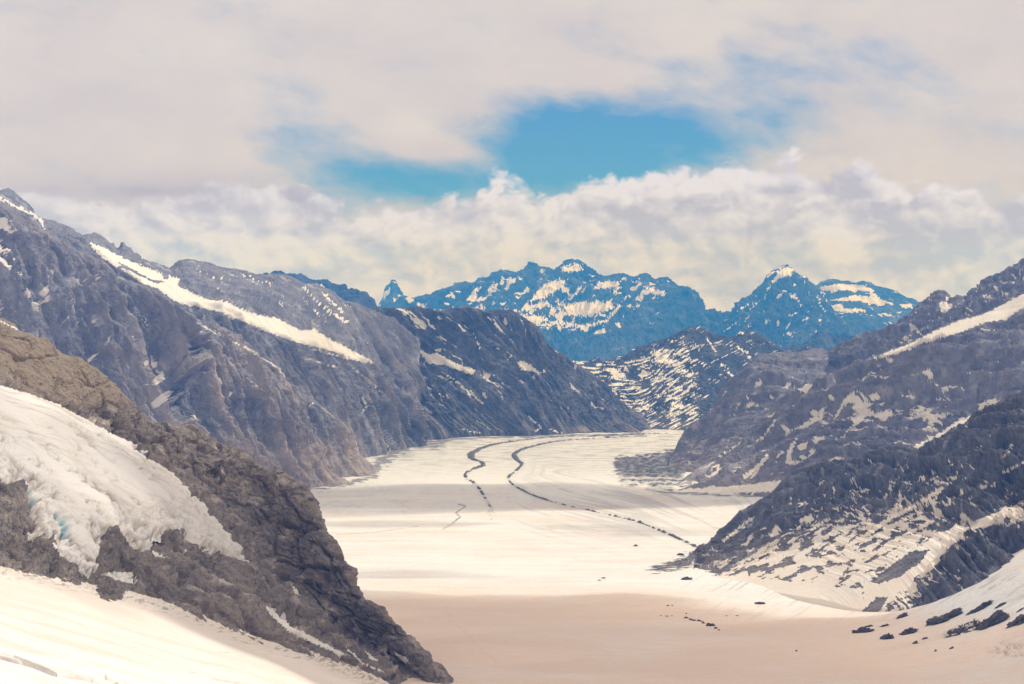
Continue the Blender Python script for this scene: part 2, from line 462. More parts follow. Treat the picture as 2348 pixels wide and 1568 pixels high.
# ------------------------------------------------------------------ mountains
def relief(o, lam, amp, stretch=4.0, lean=0.0, rl=60.0, ra=12.0, seed=0, octs=6, rocts=6, strata=None, damp=None, gain=0.50, crest=0.35, foot=0.45, ends=(0.0, 0.0), fac=None, skirt=None, shear=0.0, warp=0.4):
    w = pn3(o.P / (lam * 1.7), seed + 40) * lam * warp
    a = (o.A + lean * o.B + w) / lam
    g = ridge2(a, o.B / (lam * stretch), octs, 0.58, seed)
    r = ridge3(o.P / rl, rocts, gain, seed + 3)
    d = amp * (g - 0.56) * 1.6
    rr = ra * (r - 0.70) * 1.8
    if strata:
        sl, sa, dip = strata      # spacing, height, tilt of the beds
        q = o.P[..., 2] + o.P[..., 0] * dip[0] + o.P[..., 1] * dip[1] + pn3(o.P / (sl * 9), seed + 8) * sl * 1.6
        ph = q / sl + 0.5 * pn3(o.P / (sl * 2.5), seed + 9)
        f = ph - np.floor(ph)
        d = d + sa * (sm(0.0, 0.75, f) - sm(0.8, 1.0, f)) * np.clip(pn3(o.P / (sl * 6), seed + 10) * 2 + 0.45, 0, 1.4)
    if fac:
        Ps_ = o.P + 0; Ps_[..., 2] += shear * Ps_[..., 0]        # joints follow the tilt of the beds
        for size, hgt, crack in fac:
            h, e = facets(Ps_ + 0.12 * np.mean(size) * np.stack([pn3(o.P / np.mean(size) * 2.2, seed + 70 + i) for i in range(3)], -1), size, seed)
            d = d + hgt * h - crack * sm(0.10, 0.0, e)
    T = np.maximum(o.T, 0)[:, None]; S = np.linspace(0, 1, o.P.shape[1])[None]
    env = (crest + (1 - crest) * sm(0, 0.10, T)) * (1 - (1 - foot) * sm(0.6, 0.95, T))
    if ends[0]: env = env * (0.15 + 0.85 * sm(0, ends[0], S))
    if ends[1]: env = env * (0.15 + 0.85 * sm(1, 1 - ends[1], S))
    jag = 1 - (1 - foot) * sm(0.6, 0.95, T)
    d = d * env + rr * np.maximum(env, 0.75 * jag * (1 if not (ends[0] or ends[1]) else env / np.maximum(crest + (1 - crest) * sm(0, 0.10, T), 1e-3)))
    if damp is not None: d = d * damp
    o.g, o.r, o.d = g, r, d
    o.P0 = o.P.copy()
    o.P = o.P + o.N * d[..., None]
    o.P[..., 2] -= (skirt if skirt is not None else 0.3 * lam) * sm(0.93, 1.0, T)
    o.v = prj(o.P)
    return o
def streaks(o, ls, k, lean=0.0, seed=0, gw=0.45, rw=0.35, octs=5):
    """score for snow lying in runnels, mean 0, deviation 1"""
    w = pn3(o.P0 / (ls * 3), seed + 21) * ls * 0.9
    n = fbm2((o.A + lean * o.B + w) / ls, o.B / (ls * k), octs, 0.62, seed + 60) / 0.41
    s = n + (0.56 - o.g) / 0.18 * gw + (0.70 - o.r) / 0.126 * rw
    return s / math.sqrt(1 + gw * gw + rw * rw)
_CQ = np.array([0.001, 0.005, 0.01, 0.02, 0.05, 0.1, 0.2, 0.3, 0.4, 0.5, 0.6, 0.7, 0.8, 0.9, 0.97, 1.0])
_CZ = np.array([3.1, 2.58, 2.33, 2.05, 1.645, 1.28, 0.84, 0.52, 0.25, 0, -0.25, -0.52, -0.84, -1.28, -1.9, -4])
def snowmask(o, polys=(), strokes=(), cov=None, st=None, fringe=7.0, jit=3.0, soft=0.16, grow=0.0):
    """cov: share of the ground under snow, 0..1"""
    s = patches(o.v, polys, strokes) + fz(o.v, fringe) * jit + grow
    m = sm(-2.0, 2.0, s)
    if cov is not None:
        m = np.maximum(m, sm(-soft, soft, st - np.interp(cov, _CQ, _CZ) - (np.asarray(cov) < 0.0005) * 9))
    return m
def bump2(v, x, y, rx, ry): return np.exp(-((v[..., 0] - x) / rx) ** 2 - ((v[..., 1] - y) / ry) ** 2)

# ---- far massif in the middle
A_ridge = [(880, 720, 33000), (930, 694), (960, 691), (985, 676), (1010, 666), (1045, 658), (1080, 651), (1110, 640), (1130, 633), (1150, 623), (1162, 622), (1185, 626), (1205, 616),
           (1225, 612), (1245, 614), (1270, 618), (1280, 614), (1290, 608), (1305, 607), (1312, 602), (1325, 600), (1333, 604), (1345, 614), (1358, 622), (1370, 633), (1384, 636), (1400, 641), (1415, 634), (1430, 630),
           (1440, 633), (1455, 639), (1468, 630), (1480, 627), (1492, 630), (1500, 640), (1515, 637), (1530, 636), (1545, 645), (1560, 660), (1580, 682), (1610, 711), (1630, 727), (1660, 737), (1720, 760, 33000)]
o = loft([A_ridge,
          [(860, 760, 31500), (1000, 715, 31500), (1150, 690, 31500), (1320, 680, 31700), (1480, 690, 31500), (1600, 735, 31500), (1730, 790, 31500)],
          [(860, 800, 30000), (1000, 770, 29500), (1150, 770, 29000), (1320, 760, 29500), (1480, 770, 29500), (1600, 790, 30000), (1730, 820, 30000)],
          [(860, 900, 27000), (1100, 880, 26500), (1320, 860, 26500), (1500, 870, 27000), (1730, 900, 27500)]], 760, 330, back=(1200, 1500))
relief(o, 1300, 330, 3.0, 0.35, 260, 85, seed=1, gain=0.6, strata=(330, 60, (0.05, 0.1)), crest=0.08)
v = o.v; st = streaks(o, 150, 2.2, 0.5, 1)
band = np.sin(o.P[..., 2] / 34.0 + 1.6 * pn3(o.P / 700, 77)) * 0.9
st = st + band * sm(685, 715, v[..., 1]) * bump2(v, 1300, 730, 140, 60)
cov = 0.13 + 0.15 * bump2(v, 1080, 690, 90, 40) + 0.12 * bump2(v, 1320, 715, 110, 40) - 0.22 * sm(740, 790, v[..., 1]) - 0.14 * sm(1430, 1560, v[..., 0])
cov = np.clip(cov, 0, 1) * sm(815, 770, v[..., 1])
polys = [[(1285, 640), (1255, 645), (1235, 662), (1215, 690), (1235, 688), (1270, 672), (1290, 655), (1300, 640)],
         [(1372, 645), (1420, 645), (1418, 660), (1365, 662)], [(1470, 652), (1500, 660), (1525, 668), (1520, 680), (1490, 670)],
         [(1160, 640), (1172, 636), (1175, 645), (1165, 648)], [(1120, 660), (1142, 650), (1135, 668), (1118, 672)],
         [(1200, 700), (1255, 690), (1262, 700), (1230, 708), (1195, 712)], [(1285, 612), (1320, 606), (1335, 618), (1310, 625), (1290, 622)],
         [(1290, 700), (1330, 692), (1400, 690), (1410, 705), (1350, 725), (1300, 722)], [(1180, 722), (1240, 722), (1262, 735), (1230, 742), (1190, 732)]]
strokes = [(3, [(1278, 690), (1285, 712), (1284, 735)]), (3, [(1300, 742), (1340, 748), (1390, 735), (1420, 700)]), (2, [(1250, 700), (1180, 715), (1150, 710)])]
mesh_grid('far_massif', o.P, M_FAR, (snowmask(o, polys, strokes, cov, st, 5, 7, soft=0.3), 0, 0), kind='structure', label='broad blue hazy massif with snow patches at the valley end')

# ---- pyramid peak to the right of it
B_ridge = [(1600, 800, 31500), (1640, 765), (1665, 733), (1690, 712), (1708, 690), (1722, 678), (1738, 662), (1748, 652), (1755, 642), (1760, 628), (1772, 620), (1786, 616), (1795, 609), (1804, 607), (1813, 612), (1822, 622),
           (1832, 633), (1845, 643), (1860, 652), (1876, 662), (1890, 675), (1905, 705), (1925, 730), (1950, 755), (1985, 780), (2030, 800, 31500)]
o = loft([B_ridge,
          [(1590, 820, 29800), (1660, 770, 29800), (1720, 725, 29600), (1800, 690, 29200), (1870, 715, 29700), (1930, 765, 29900), (2040, 820, 30000)],
          [(1560, 870, 28000), (1700, 830, 28000), (1800, 810, 27800), (1900, 815, 28000), (2040, 850, 28500)],
          [(1540, 960, 25500), (1750, 930, 25500), (1900, 930, 25500), (2060, 950, 26000)]], 480, 280, back=(1100, 1500))
relief(o, 1100, 280, 3.5, 0.1, 240, 75, seed=5, gain=0.6, strata=(260, 50, (-0.2, 0.1)), crest=0.08)
v = o.v; st = streaks(o, 130, 2.4, 0.2, 5)
cov = 0.10 + 0.5 * sm(648, 615, v[..., 1]) - 0.07 * sm(730, 800, v[..., 1])
polys = [[(1798, 612), (1812, 622), (1818, 634), (1800, 632), (1790, 636), (1776, 645), (1765, 655), (1775, 635), (1790, 620)], [(1780, 678), (1795, 670), (1790, 682), (1776, 688)]]
strokes = [(1.6, [(1690, 712), (1715, 698)]), (1.5, [(1720, 708), (1742, 690)]), (1.6, [(1830, 690), (1835, 703)]), (2, [(1840, 735), (1850, 730)]), (1.5, [(1660, 760), (1690, 738)])]
mesh_grid('far_pyramid_peak', o.P, M_FAR, (snowmask(o, polys, strokes, cov, st, 6, 3), 0, 0), kind='structure', label='hazy blue pyramid shaped peak right of the far massif')

# ---- flat-topped snowy peak behind it
C_ridge = [(1840, 700, 35500), (1866, 668), (1878, 650), (1884, 643), (1900, 640), (1920, 641), (1928, 645), (1945, 645), (1960, 650), (1978, 646), (1995, 650), (2010, 658), (2035, 668), (2060, 678), (2090, 692), (2120, 702), (2160, 712), (2260, 740, 35500)]
o = loft([C_ridge,
          [(1840, 760, 34000), (1900, 700, 33800), (2000, 705, 33800), (2090, 725, 34000), (2260, 780, 34000)],
          [(1840, 860, 31500), (1960, 820, 31500), (2100, 830, 31500), (2260, 860, 32000)]], 420, 190, back=(1000, 1500))
relief(o, 1900, 200, 3.0, -0.6, 420, 50, seed=9, strata=(170, 45, (0.28, 0.05)), crest=0.08)
v = o.v; st = streaks(o, 420, 0.35, -0.6, 9)
cov = np.clip(0.16 - 0.16 * sm(715, 760, v[..., 1]), 0, 1)
polys = [[(1872, 660), (1890, 655), (1930, 650), (1975, 654), (2005, 664), (2000, 672), (1960, 664), (1905, 667), (1880, 668)], [(1900, 690), (1960, 676), (2010, 680), (2035, 694), (2020, 702), (1970, 690), (1925, 690)],
         [(1908, 700), (1930, 696), (1935, 706), (1975, 708), (1985, 714), (1940, 716), (1905, 712)], [(2060, 698), (2090, 695), (2092, 706), (2075, 708)]]
mesh_grid('far_tabletop_peak', o.P, M_FAR, (snowmask(o, polys, (), cov, st, 6, 3), 0, 0), kind='structure', label='flat topped far peak streaked with broad snowfields')

# ---- low dark slopes in front of the far peaks
o = loft([[(1500, 830, 22000), (1640, 815), (1760, 800), (1850, 780), (1940, 765), (2060, 760), (2200, 770, 22000)],
          [(1500, 900, 19500), (1800, 880, 19500), (2200, 880, 19500)]], 300, 90, back=(900, 1200))
relief(o, 900, 160, 3.0, 0.2, 260, 60, seed=11)
st = streaks(o, 240, 3.0, 0.2, 11)
mesh_grid('far_foothill', o.P, M_FAR, (sm(-.15, .15, st - 1.8), 0, 0), kind='structure', label='low hazy foothill below the far pyramid peak')

# ---- blue shoulder behind the left range
o = loft([[(560, 640, 21000), (640, 636), (690, 638), (735, 650), (790, 671), (830, 684), (870, 712), (905, 735), (960, 760, 21000)],
          [(560, 800, 19000), (760, 800, 19000), (960, 850, 19000)]], 240, 90, back=(900, 1200))
relief(o, 1100, 180, 3.0, 0.4, 280, 70, seed=13)
st = streaks(o, 260, 3.0, 0.4, 13)
mesh_grid('far_shoulder', o.P, M_FAR, (sm(-.15, .15, st - 1.2), 0, 0), kind='structure', label='blue far shoulder behind the left mountain range')

# ---- sharp horn rising out of the cloud
o = loft([[(840, 745, 37000), (866, 705), (876, 690), (880, 676), (887, 664), (893, 655), (898, 648), (901, 643), (906, 654), (913, 664), (918, 674), (925, 694), (945, 720), (985, 745, 37000)],
          [(820, 800, 35500), (900, 760, 35200), (1000, 800, 35500)]], 150, 90, back=(1100, 900))
relief(o, 900, 90, 3.0, 0.2, 260, 70, seed=15, crest=0.25)
st = streaks(o, 240, 2.0, 0.4, 15)
mesh_grid('far_horn', o.P, M_FAR, (sm(-.15, .15, st - 1.1), 0, 0), kind='structure', label='small sharp horn shaped summit left of the far massif')

# ---- pyramid striped with snow where the valley bends
F_ridge = [(1240, 850, 14500), (1300, 826), (1340, 829), (1380, 831), (1430, 819), (1465, 801), (1500, 786), (1530, 776), (1550, 768), (1565, 761), (1585, 754), (1602, 746), (1618, 757), (1640, 767), (1660, 769), (1690, 771), (1702, 763), (1714, 758),
           (1735, 769), (1760, 779), (1790, 793), (1810, 797), (1850, 798), (1900, 813), (1980, 840, 14500)]
o = loft([F_ridge,
          [(1230, 880, 13800), (1400, 870, 13600), (1500, 850, 13600), (1602, 820, 13700), (1700, 830, 13700), (1800, 850, 13800), (1980, 880, 13800)],
          [(1220, 930, 13000), (1450, 930, 12700), (1600, 905, 12600), (1720, 910, 12700), (1980, 940, 12900)],
          [(1220, 1010, 12100), (1470, 1000, 11800), (1600, 1000, 11700), (1720, 1000, 11800), (1980, 1010, 12000)]], 640, 330, back=(500, 700))
relief(o, 520, 80, 3.0, 0.5, 150, 34, seed=17)
v = o.v
w = pn3(o.P0 / 500, 3) * 6
c2 = v[..., 1] + 0.55 * (v[..., 0] - 1450) * sm(1390, 1540, v[..., 0]) + w + 4 * pn2(v[..., 0] / 50, v[..., 1] / 30, 37)
st = fbm2((v[..., 0] - 0.6 * v[..., 1]) / 44, c2 / 4.6, 4, 0.6, 33) / 0.41 + fbm2(v[..., 0] / 34, v[..., 1] / 20, 4, 0.6, 35) * 1.5
xs = v[..., 0] - (v[..., 1] - 850) * 0.10
cov = 0.36 + 0.25 * bump2(v, 1530, 820, 50, 25) - 0.40 * sm(1575, 1612, xs) - 0.3 * sm(955, 985, v[..., 1]) - 0.30 * sm(25, 5, v[..., 1] - np.interp(v[..., 0], [1430, 1602], [815, 770]))
cov = np.clip(cov, 0.02, 1) * sm(1000, 975, v[..., 1])
polys = []
strokes = [(1.5, [(1617, 772), (1630, 790), (1640, 805)]), (2, [(1690, 795), (1712, 808), (1720, 825)]), (1.8, [(1655, 835), (1672, 855), (1682, 865)]), (1.6, [(1690, 762), (1706, 765)])]
mesh_grid('striped_pyramid', o.P, M_BEND, (snowmask(o, polys, strokes, cov, st, 6, 5), 0.35 * sm(940, 985, v[..., 1]), 0), kind='structure', label='mid distance pyramid with one flank finely striped by snow')

# ---- dark ridge closing the left side of the bend
G_ridge = [(700, 690, 11000), (790, 700), (850, 716), (880, 710), (910, 706), (940, 704), (965, 709), (990, 717), (1015, 713), (1040, 714), (1060, 711), (1080, 712), (1095, 717), (1110, 723), (1130, 720), (1150, 718), (1170, 721), (1185, 727), (1200, 736), (1215, 748), (1230, 763), (1243, 788),
           (1265, 803), (1290, 816), (1330, 842), (1350, 860), (1370, 880), (1400, 906), (1425, 925), (1450, 941), (1480, 966), (1500, 983), (1520, 1000, 12300)]
o = loft([G_ridge,
          [(720, 780, 10700), (860, 800, 10900), (1000, 800, 11200), (1150, 805, 11400), (1250, 850, 11600), (1350, 900, 11750), (1440, 955, 11800), (1525, 1003, 11900)],
          [(780, 900, 10300), (930, 920, 10500), (1060, 920, 10850), (1200, 930, 11100), (1330, 960, 11400), (1440, 982, 11550), (1525, 1005, 11700)],
          [(840, 1022, 10000), (900, 1020, 10050), (1000, 1012, 10500), (1100, 1006, 10800), (1200, 1003, 11000), (1350, 1000, 11250), (1450, 999, 11350), (1525, 1006, 11500)]], 860, 400, back=(500, 600))
relief(o, 380, 105, 8.0, -0.95, 80, 19, seed=21, ends=(0, 0.12), crest=0.4, fac=[(120, 6, 3)])
v = o.v; st = streaks(o, 42, 4.0, -0.95, 21)
cov = 0.05 + 0.09 * sm(840, 740, v[..., 1]) * sm(1220, 1160, v[..., 0]) + 0.05 * bump2(v, 1120, 860, 100, 30)
cov = np.clip(cov, 0, 1) * sm(970, 900, v[..., 1])
polys = [[(945, 798), (960, 800), (985, 812), (1000, 808), (1030, 825), (1060, 838), (1090, 848), (1085, 860), (1060, 850), (1040, 846), (1020, 836), (1000, 838), (970, 818)],
         [(1185, 830), (1200, 828), (1215, 836), (1230, 848), (1246, 858), (1225, 854), (1210, 850), (1195, 848)]]
strokes = [(1.6, [(900, 765), (925, 785), (950, 803)]), (1.6, [(1078, 895), (1092, 912), (1105, 925)]), (1.6, [(1212, 955), (1230, 972), (1242, 980), (1228, 988)]), (1.5, [(1262, 985), (1280, 992), (1290, 992)]),
           (1.4, [(1090, 962), (1110, 975), (1125, 985)]), (1.3, [(1085, 765), (1095, 785), (1100, 800)]), (3, [(1108, 902), (1114, 910)]), (1.2, [(1010, 850), (1040, 870)]), (1.4, [(1060, 985), (1080, 990), (1100, 992)])]
warm = 0.55 * sm(0.5, 0.85, o.g) * sm(900, 990, v[..., 1]) + 0.8 * np.exp(-((v[..., 0] - 1335) / 22) ** 2 - ((v[..., 1] - 985) / 7) ** 2)
mesh_grid('dark_ridge', o.P, M_MID, (snowmask(o, polys, strokes, cov, st, 5, 3), warm, 0), kind='structure', label='blue grey ridge running down to the glacier bend')

# ---- left range: back crest with the long snow band
H_ridge = [(-320, 470, 7600), (-150, 480), (-60, 462), (0, 441), (10, 437), (18, 435), (30, 441), (45, 456), (60, 466), (66, 478), (73, 492), (95, 505), (120, 508), (150, 520), (175, 536), (190, 546), (203, 540), (218, 536), (232, 543), (250, 556), (268, 575), (275, 570), (281, 557), (287, 567), (297, 572), (307, 588),
           (325, 598), (345, 603), (370, 611), (388, 617), (400, 609), (415, 600), (432, 596), (450, 600), (470, 603), (500, 611), (540, 615), (560, 622), (590, 631), (620, 628), (645, 631), (665, 638), (690, 650), (715, 652), (740, 660), (765, 672), (790, 690), (815, 697), (830, 706), (860, 716), (900, 730, 10200), (960, 780, 10300)]
o = loft([H_ridge,
          [(-320, 520, 7300), (0, 460, 7300), (95, 520, 7350), (200, 556, 7450), (300, 602, 7650), (400, 650, 7950), (480, 690, 8200), (560, 715, 8500), (640, 735, 8800), (720, 765, 9100), (800, 800, 9500), (870, 835, 9800), (960, 860, 10100)],
          [(-320, 620, 7000), (0, 560, 7000), (95, 590, 7050), (200, 590, 7250), (300, 650, 7350), (400, 695, 7600), (500, 725, 7950), (600, 762, 8400), (700, 800, 8850), (800, 835, 9350), (870, 850, 9650), (960, 900, 10000)],
          [(-320, 900, 6600), (0, 850, 6700), (200, 850, 6900), (400, 880, 7300), (600, 890, 8000), (740, 905, 8650), (850, 920, 9250), (960, 960, 9900)],
          [(-320, 1200, 6200), (200, 1150, 6500), (400, 1120, 6900), (640, 1095, 7550), (760, 1073, 8150), (860, 1051, 9000), (930, 1033, 9650), (985, 1024, 10000)]], 940, 480, back=(500, 500))
v0 = prj(o.P)
HB = [(200, 552), (230, 565), (270, 585), (300, 600), (345, 618), (385, 630), (412, 640), (407, 655), (430, 665), (470, 685), (520, 692), (560, 712), (600, 724), (640, 730), (660, 742), (690, 757), (720, 755), (760, 778), (800, 800), (862, 833),
      (820, 826), (760, 805), (700, 790), (650, 775), (600, 755), (540, 730), (490, 710), (420, 698), (400, 690), (360, 660), (330, 650), (290, 625), (240, 595), (215, 570)]
damp = 1 - 0.8 * sm(-14, 8, sdist(v0, HB))
relief(o, 400, 115, 8.0, -1.25, 80, 19, seed=23, damp=damp, crest=0.12, fac=[(130, 7, 3)])
v = o.v; st = streaks(o, 38, 4.0, -1.25, 23)
cov = 0.012 + 0.07 * bump2(v, 560, 640, 120, 40) + 0.03 * bump2(v, 760, 720, 80, 60) + 0.05 * bump2(v, 480, 725, 60, 20)
strokes = [(3, [(-40, 440), (0, 455), (40, 475), (70, 489), (97, 507)]), (3.5, [(697, 660), (715, 680), (740, 700), (770, 722), (795, 738)]), (2.5, [(740, 672), (760, 690), (785, 715)]), (1.5, [(95, 510), (105, 530)]),
           (1.5, [(720, 800), (760, 812), (800, 822), (850, 832)]), (1.2, [(790, 830), (820, 850), (850, 880)]), (1.2, [(838, 860), (860, 885), (880, 905)]), (1.5, [(830, 910), (842, 930), (832, 945)]), (1.2, [(700, 820), (745, 835), (775, 842)]), (2, [(640, 690), (646, 700)])]
holes = [[(270, 600), (300, 615), (345, 640), (378, 646), (360, 650), (320, 632), (285, 614)], [(372, 628), (385, 626), (388, 640), (376, 640)]]
ms = snowmask(o, [HB], strokes + [(6, [(690, 772), (740, 790), (800, 812), (840, 826)]), (5, [(400, 660), (440, 685), (520, 712)])], cov, st, 6, 3.5, grow=0.4)
for h in holes: ms = ms * (1 - sm(-1.5, 1.5, sdist(v, h) + fz(v, 5) * 2))
mesh_grid('left_crest', o.P, M_LEFT, (ms, 0.3 * sm(0.55, 0.9, o.g) * sm(700, 900, v[..., 1]), 0), kind='structure', label='left range crest with a long snow band under its cliffs')

# ---- left range: big ribbed buttress in front
o = loft([[(-320, 330, 5500), (-150, 410, 5600), (-40, 455), (0, 470, 5800), (50, 496), (95, 532), (126, 550), (165, 577), (192, 591), (232, 622), (262, 632), (300, 645), (328, 663), (365, 690), (396, 701, 6500), (425, 722), (454, 741, 6950), (490, 762), (520, 778), (550, 796), (580, 812), (612, 838), (640, 864), (665, 880), (690, 896, 7400), (720, 920), (750, 950), (775, 985), (800, 1010), (830, 1045), (858, 1072), (885, 1095, 7780)],
          [(-320, 640, 5200), (0, 640, 5500), (150, 690, 5800), (300, 760, 6200), (420, 800, 6550), (520, 850, 6800), (620, 910, 7050), (700, 960, 7250), (770, 1020, 7450), (830, 1065, 7600), (890, 1098, 7720)],
          [(-320, 880, 4900), (0, 850, 5250), (150, 900, 5600), (300, 950, 6000), (430, 980, 6350), (540, 1000, 6650), (640, 1030, 6950), (720, 1060, 7150), (800, 1085, 7350), (890, 1100, 7650)],
          [(-320, 1270, 4700), (150, 1250, 5100), (350, 1210, 5600), (520, 1160, 6150), (620, 1128, 6640), (700, 1121, 6780), (800, 1112, 7030), (890, 1107, 7350)]], 940, 560, back=(400, 350))
relief(o, 420, 135, 7.0, -1.1, 75, 18, seed=27, ends=(0, 0.14), crest=0.12, fac=[(110, 8, 3), (40, 2.5, 1.2)])
v = o.v; st = streaks(o, 34, 2.2, -0.5, 27)
cov = 0.010 + 0.085 * bump2(v, 330, 790, 150, 60) + 0.09 * bump2(v, 80, 690, 110, 60) + 0.5 * bump2(v, -5, 560, 32, 75) + 0.08 * bump2(v, 500, 730, 60, 30) + 0.1 * bump2(v, 30, 620, 60, 20)
cov = np.clip(cov, 0, 1) * sm(1000, 920, v[..., 1])
polys = [[(345, 925), (365, 905), (385, 895), (398, 897), (385, 915), (365, 932), (348, 938)], [(346, 875), (360, 862), (375, 850), (378, 868), (360, 882)], [(525, 1035), (530, 1022), (536, 1035)]]
strokes = [(2.6, [(454, 741), (480, 755), (510, 770), (545, 788), (570, 800), (605, 820)]), (2, [(605, 820), (625, 835), (660, 862), (685, 880)]), (2.2, [(357, 830), (362, 850), (372, 875)]), (1.5, [(565, 865), (590, 885), (610, 900)]),
           (2, [(640, 848), (655, 862)]), (1.4, [(352, 880), (330, 882)]), (1.5, [(140, 745), (150, 735), (160, 722)]), (2.2, [(0, 690), (8, 715)]), (2, [(75, 702), (88, 712)]), (2, [(440, 950), (462, 968)])]
lit = sm(0.52, 0.9, o.g)  # rib crests: their sunlit tan is painted into the rock colour
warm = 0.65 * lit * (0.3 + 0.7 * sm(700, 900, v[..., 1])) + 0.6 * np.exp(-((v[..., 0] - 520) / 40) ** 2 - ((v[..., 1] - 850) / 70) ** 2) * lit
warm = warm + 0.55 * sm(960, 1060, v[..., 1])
mesh_grid('left_buttress', o.P, M_LEFT, (snowmask(o, polys, strokes, cov, st, 5, 2.5), np.clip(warm, 0, 1), 0), kind='structure', label='big ribbed grey buttress of the left mountain range')

# ---- right side, far to near
o = loft([[(2680, 500, 8400), (2480, 545), (2347, 600), (2338, 607), (2330, 615), (2318, 614), (2300, 625), (2290, 632), (2280, 640), (2268, 641), (2255, 650), (2243, 660), (2230, 668), (2220, 684), (2212, 690), (2200, 684), (2187, 688), (2175, 692), (2165, 683), (2152, 675), (2140, 684), (2130, 690), (2110, 706), (2095, 722), (2080, 736), (2060, 748), (2040, 758), (2020, 766), (2000, 769), (1980, 771), (1960, 773), (1940, 783), (1920, 793), (1897, 812), (1880, 840, 9600), (1860, 880)],
          [(2680, 700, 7900), (2400, 720, 7900), (2250, 740, 8200), (2120, 780, 8500), (2000, 810, 8800), (1930, 840, 9000), (1850, 900, 9200)],
          [(2680, 950, 7200), (2300, 950, 7300), (2100, 940, 7700), (1950, 930, 8300), (1840, 940, 8900)]], 560, 260, back=(500, 500))
relief(o, 260, 80, 6.0, 0.9, 80, 22, seed=31, crest=0.55)
v = o.v; st = streaks(o, 32, 3.2, 0.6, 31)
cov = np.clip(0.13 + 0.10 * sm(2150, 2300, v[..., 0]) - 0.11 * sm(2080, 1960, v[..., 0]), 0, 1)
polys = [[(2152, 690), (2175, 693), (2190, 700), (2172, 712), (2156, 716)]]
strokes = [(1.5, [(2125, 750), (2100, 762), (2070, 775)]), (1.6, [(1893, 825), (1885, 845), (1878, 858)])]
mesh_grid('right_crest', o.P, M_RIGHT, (snowmask(o, polys, strokes, cov, st, 5, 2.5), 0, 0), kind='structure', label='jagged crest of the right mountain range')

o = loft([[(1940, 800, 9600), (1915, 808), (1897, 811), (1886, 804), (1863, 800), (1835, 807), (1798, 812), (1765, 814), (1736, 818), (1716, 834), (1695, 856), (1678, 872), (1658, 897), (1644, 926), (1623, 948), (1599, 965), (1576, 986), (1560, 1012), (1540, 1040, 9000)],
          [(1950, 880, 8800), (1880, 880, 8800), (1780, 890, 8700), (1700, 930, 8600), (1640, 985, 8500), (1590, 1025, 8400), (1535, 1060, 8200)],
          [(1950, 1000, 7800), (1850, 1020, 7700), (1740, 1050, 7500), (1650, 1075, 7400), (1590, 1090, 7400), (1525, 1090, 7500)],
          [(1950, 1150, 7000), (1800, 1150, 7000), (1680, 1145, 7000), (1600, 1135, 7050), (1515, 1112, 7400)]], 460, 420, back=(400, 400))
relief(o, 330, 70, 7.0, 0.9, 85, 12, seed=33, ends=(0, 0.1), fac=[(110, 6, 3)])
v = o.v; st = streaks(o, 36, 3.0, 0.5, 33)
cov = 0.02 + 0.05 * sm(980, 1040, v[..., 1]) + 0.06 * bump2(v, 1780, 880, 60, 30)
polys = [[(1668, 1040), (1700, 1012), (1708, 1006), (1700, 1020), (1680, 1036), (1660, 1044), (1650, 1042)]]
strokes = [(1.5, [(1710, 905), (1715, 915)]), (2, [(1690, 925), (1702, 920), (1685, 938)]), (1.6, [(1740, 975), (1728, 985), (1720, 992)]), (1.4, [(1560, 1090), (1600, 1075), (1650, 1055)])]
mesh_grid('right_shoulder', o.P, M_RIGHT, (snowmask(o, polys, strokes, cov, st, 5, 2.5), 0.35 * sm(980, 1060, v[..., 1]), 0), kind='structure', label='rounded shoulder where the right range meets the glacier bend')

N1S = [(2347, 673), (2300, 697), (2250, 722), (2200, 735), (2150, 755), (2080, 790), (2000, 820)]
o = loft([[(2680, 500, 7300), (2480, 605), (2347, 673, 7200), (2300, 697), (2250, 722), (2200, 735), (2150, 755), (2080, 790), (2030, 808), (1999, 822), (1965, 840), (1931, 858), (1900, 866), (1873, 872, 7500), (1835, 888), (1794, 908), (1767, 942), (1743, 980, 7400), (1712, 1004), (1680, 1020), (1647, 1035), (1600, 1075), (1550, 1110, 6900)],
          [(2680, 560, 7100), (2347, 706, 7000), (2307, 735), (2259, 741), (2211, 760), (2126, 784), (2057, 812), (1999, 832), (1931, 868), (1860, 892, 7250), (1794, 930, 7300), (1740, 1000, 7200), (1680, 1040, 7100), (1620, 1085, 6950), (1545, 1118, 6800)],
          [(2680, 850, 6000), (2347, 880, 6050), (2200, 900, 6250), (2080, 930, 6350), (1950, 950, 6550), (1860, 980, 6700), (1780, 1030, 6800), (1690, 1075, 6820), (1620, 1105, 6780), (1540, 1125, 6680)],
          [(2680, 1170, 5300), (2347, 1160, 5400), (2150, 1165, 5600), (1980, 1163, 5950), (1850, 1157, 6120), (1760, 1149, 6280), (1650, 1142, 6400), (1535, 1138, 6450)]], 860, 480, back=(300, 250))
v0 = prj(o.P)
NB = [(2400, 640), (2347, 673), (2300, 697), (2250, 722), (2200, 735), (2150, 755), (2080, 790), (1985, 826), (2057, 811), (2126, 783), (2211, 759), (2259, 739), (2307, 733), (2347, 705), (2400, 690)]
NG = [(2310, 915), (2290, 925), (2260, 945), (2220, 955), (2200, 960), (2170, 982), (2130, 1005), (2080, 1028), (2060, 1040), (2120, 1060), (2170, 1040), (2260, 985), (2330, 930)]
damp = 1 - 0.85 * sm(-16, 6, np.maximum(sdist(v0, NB), sdist(v0, NG)))
relief(o, 380, 88, 7.0, 1.2, 75, 17, seed=37, damp=damp, ends=(0, 0.12), fac=[(110, 7, 3), (40, 2.5, 1.2)])
v = o.v; st = streaks(o, 44, 3.0, 0.95, 37)
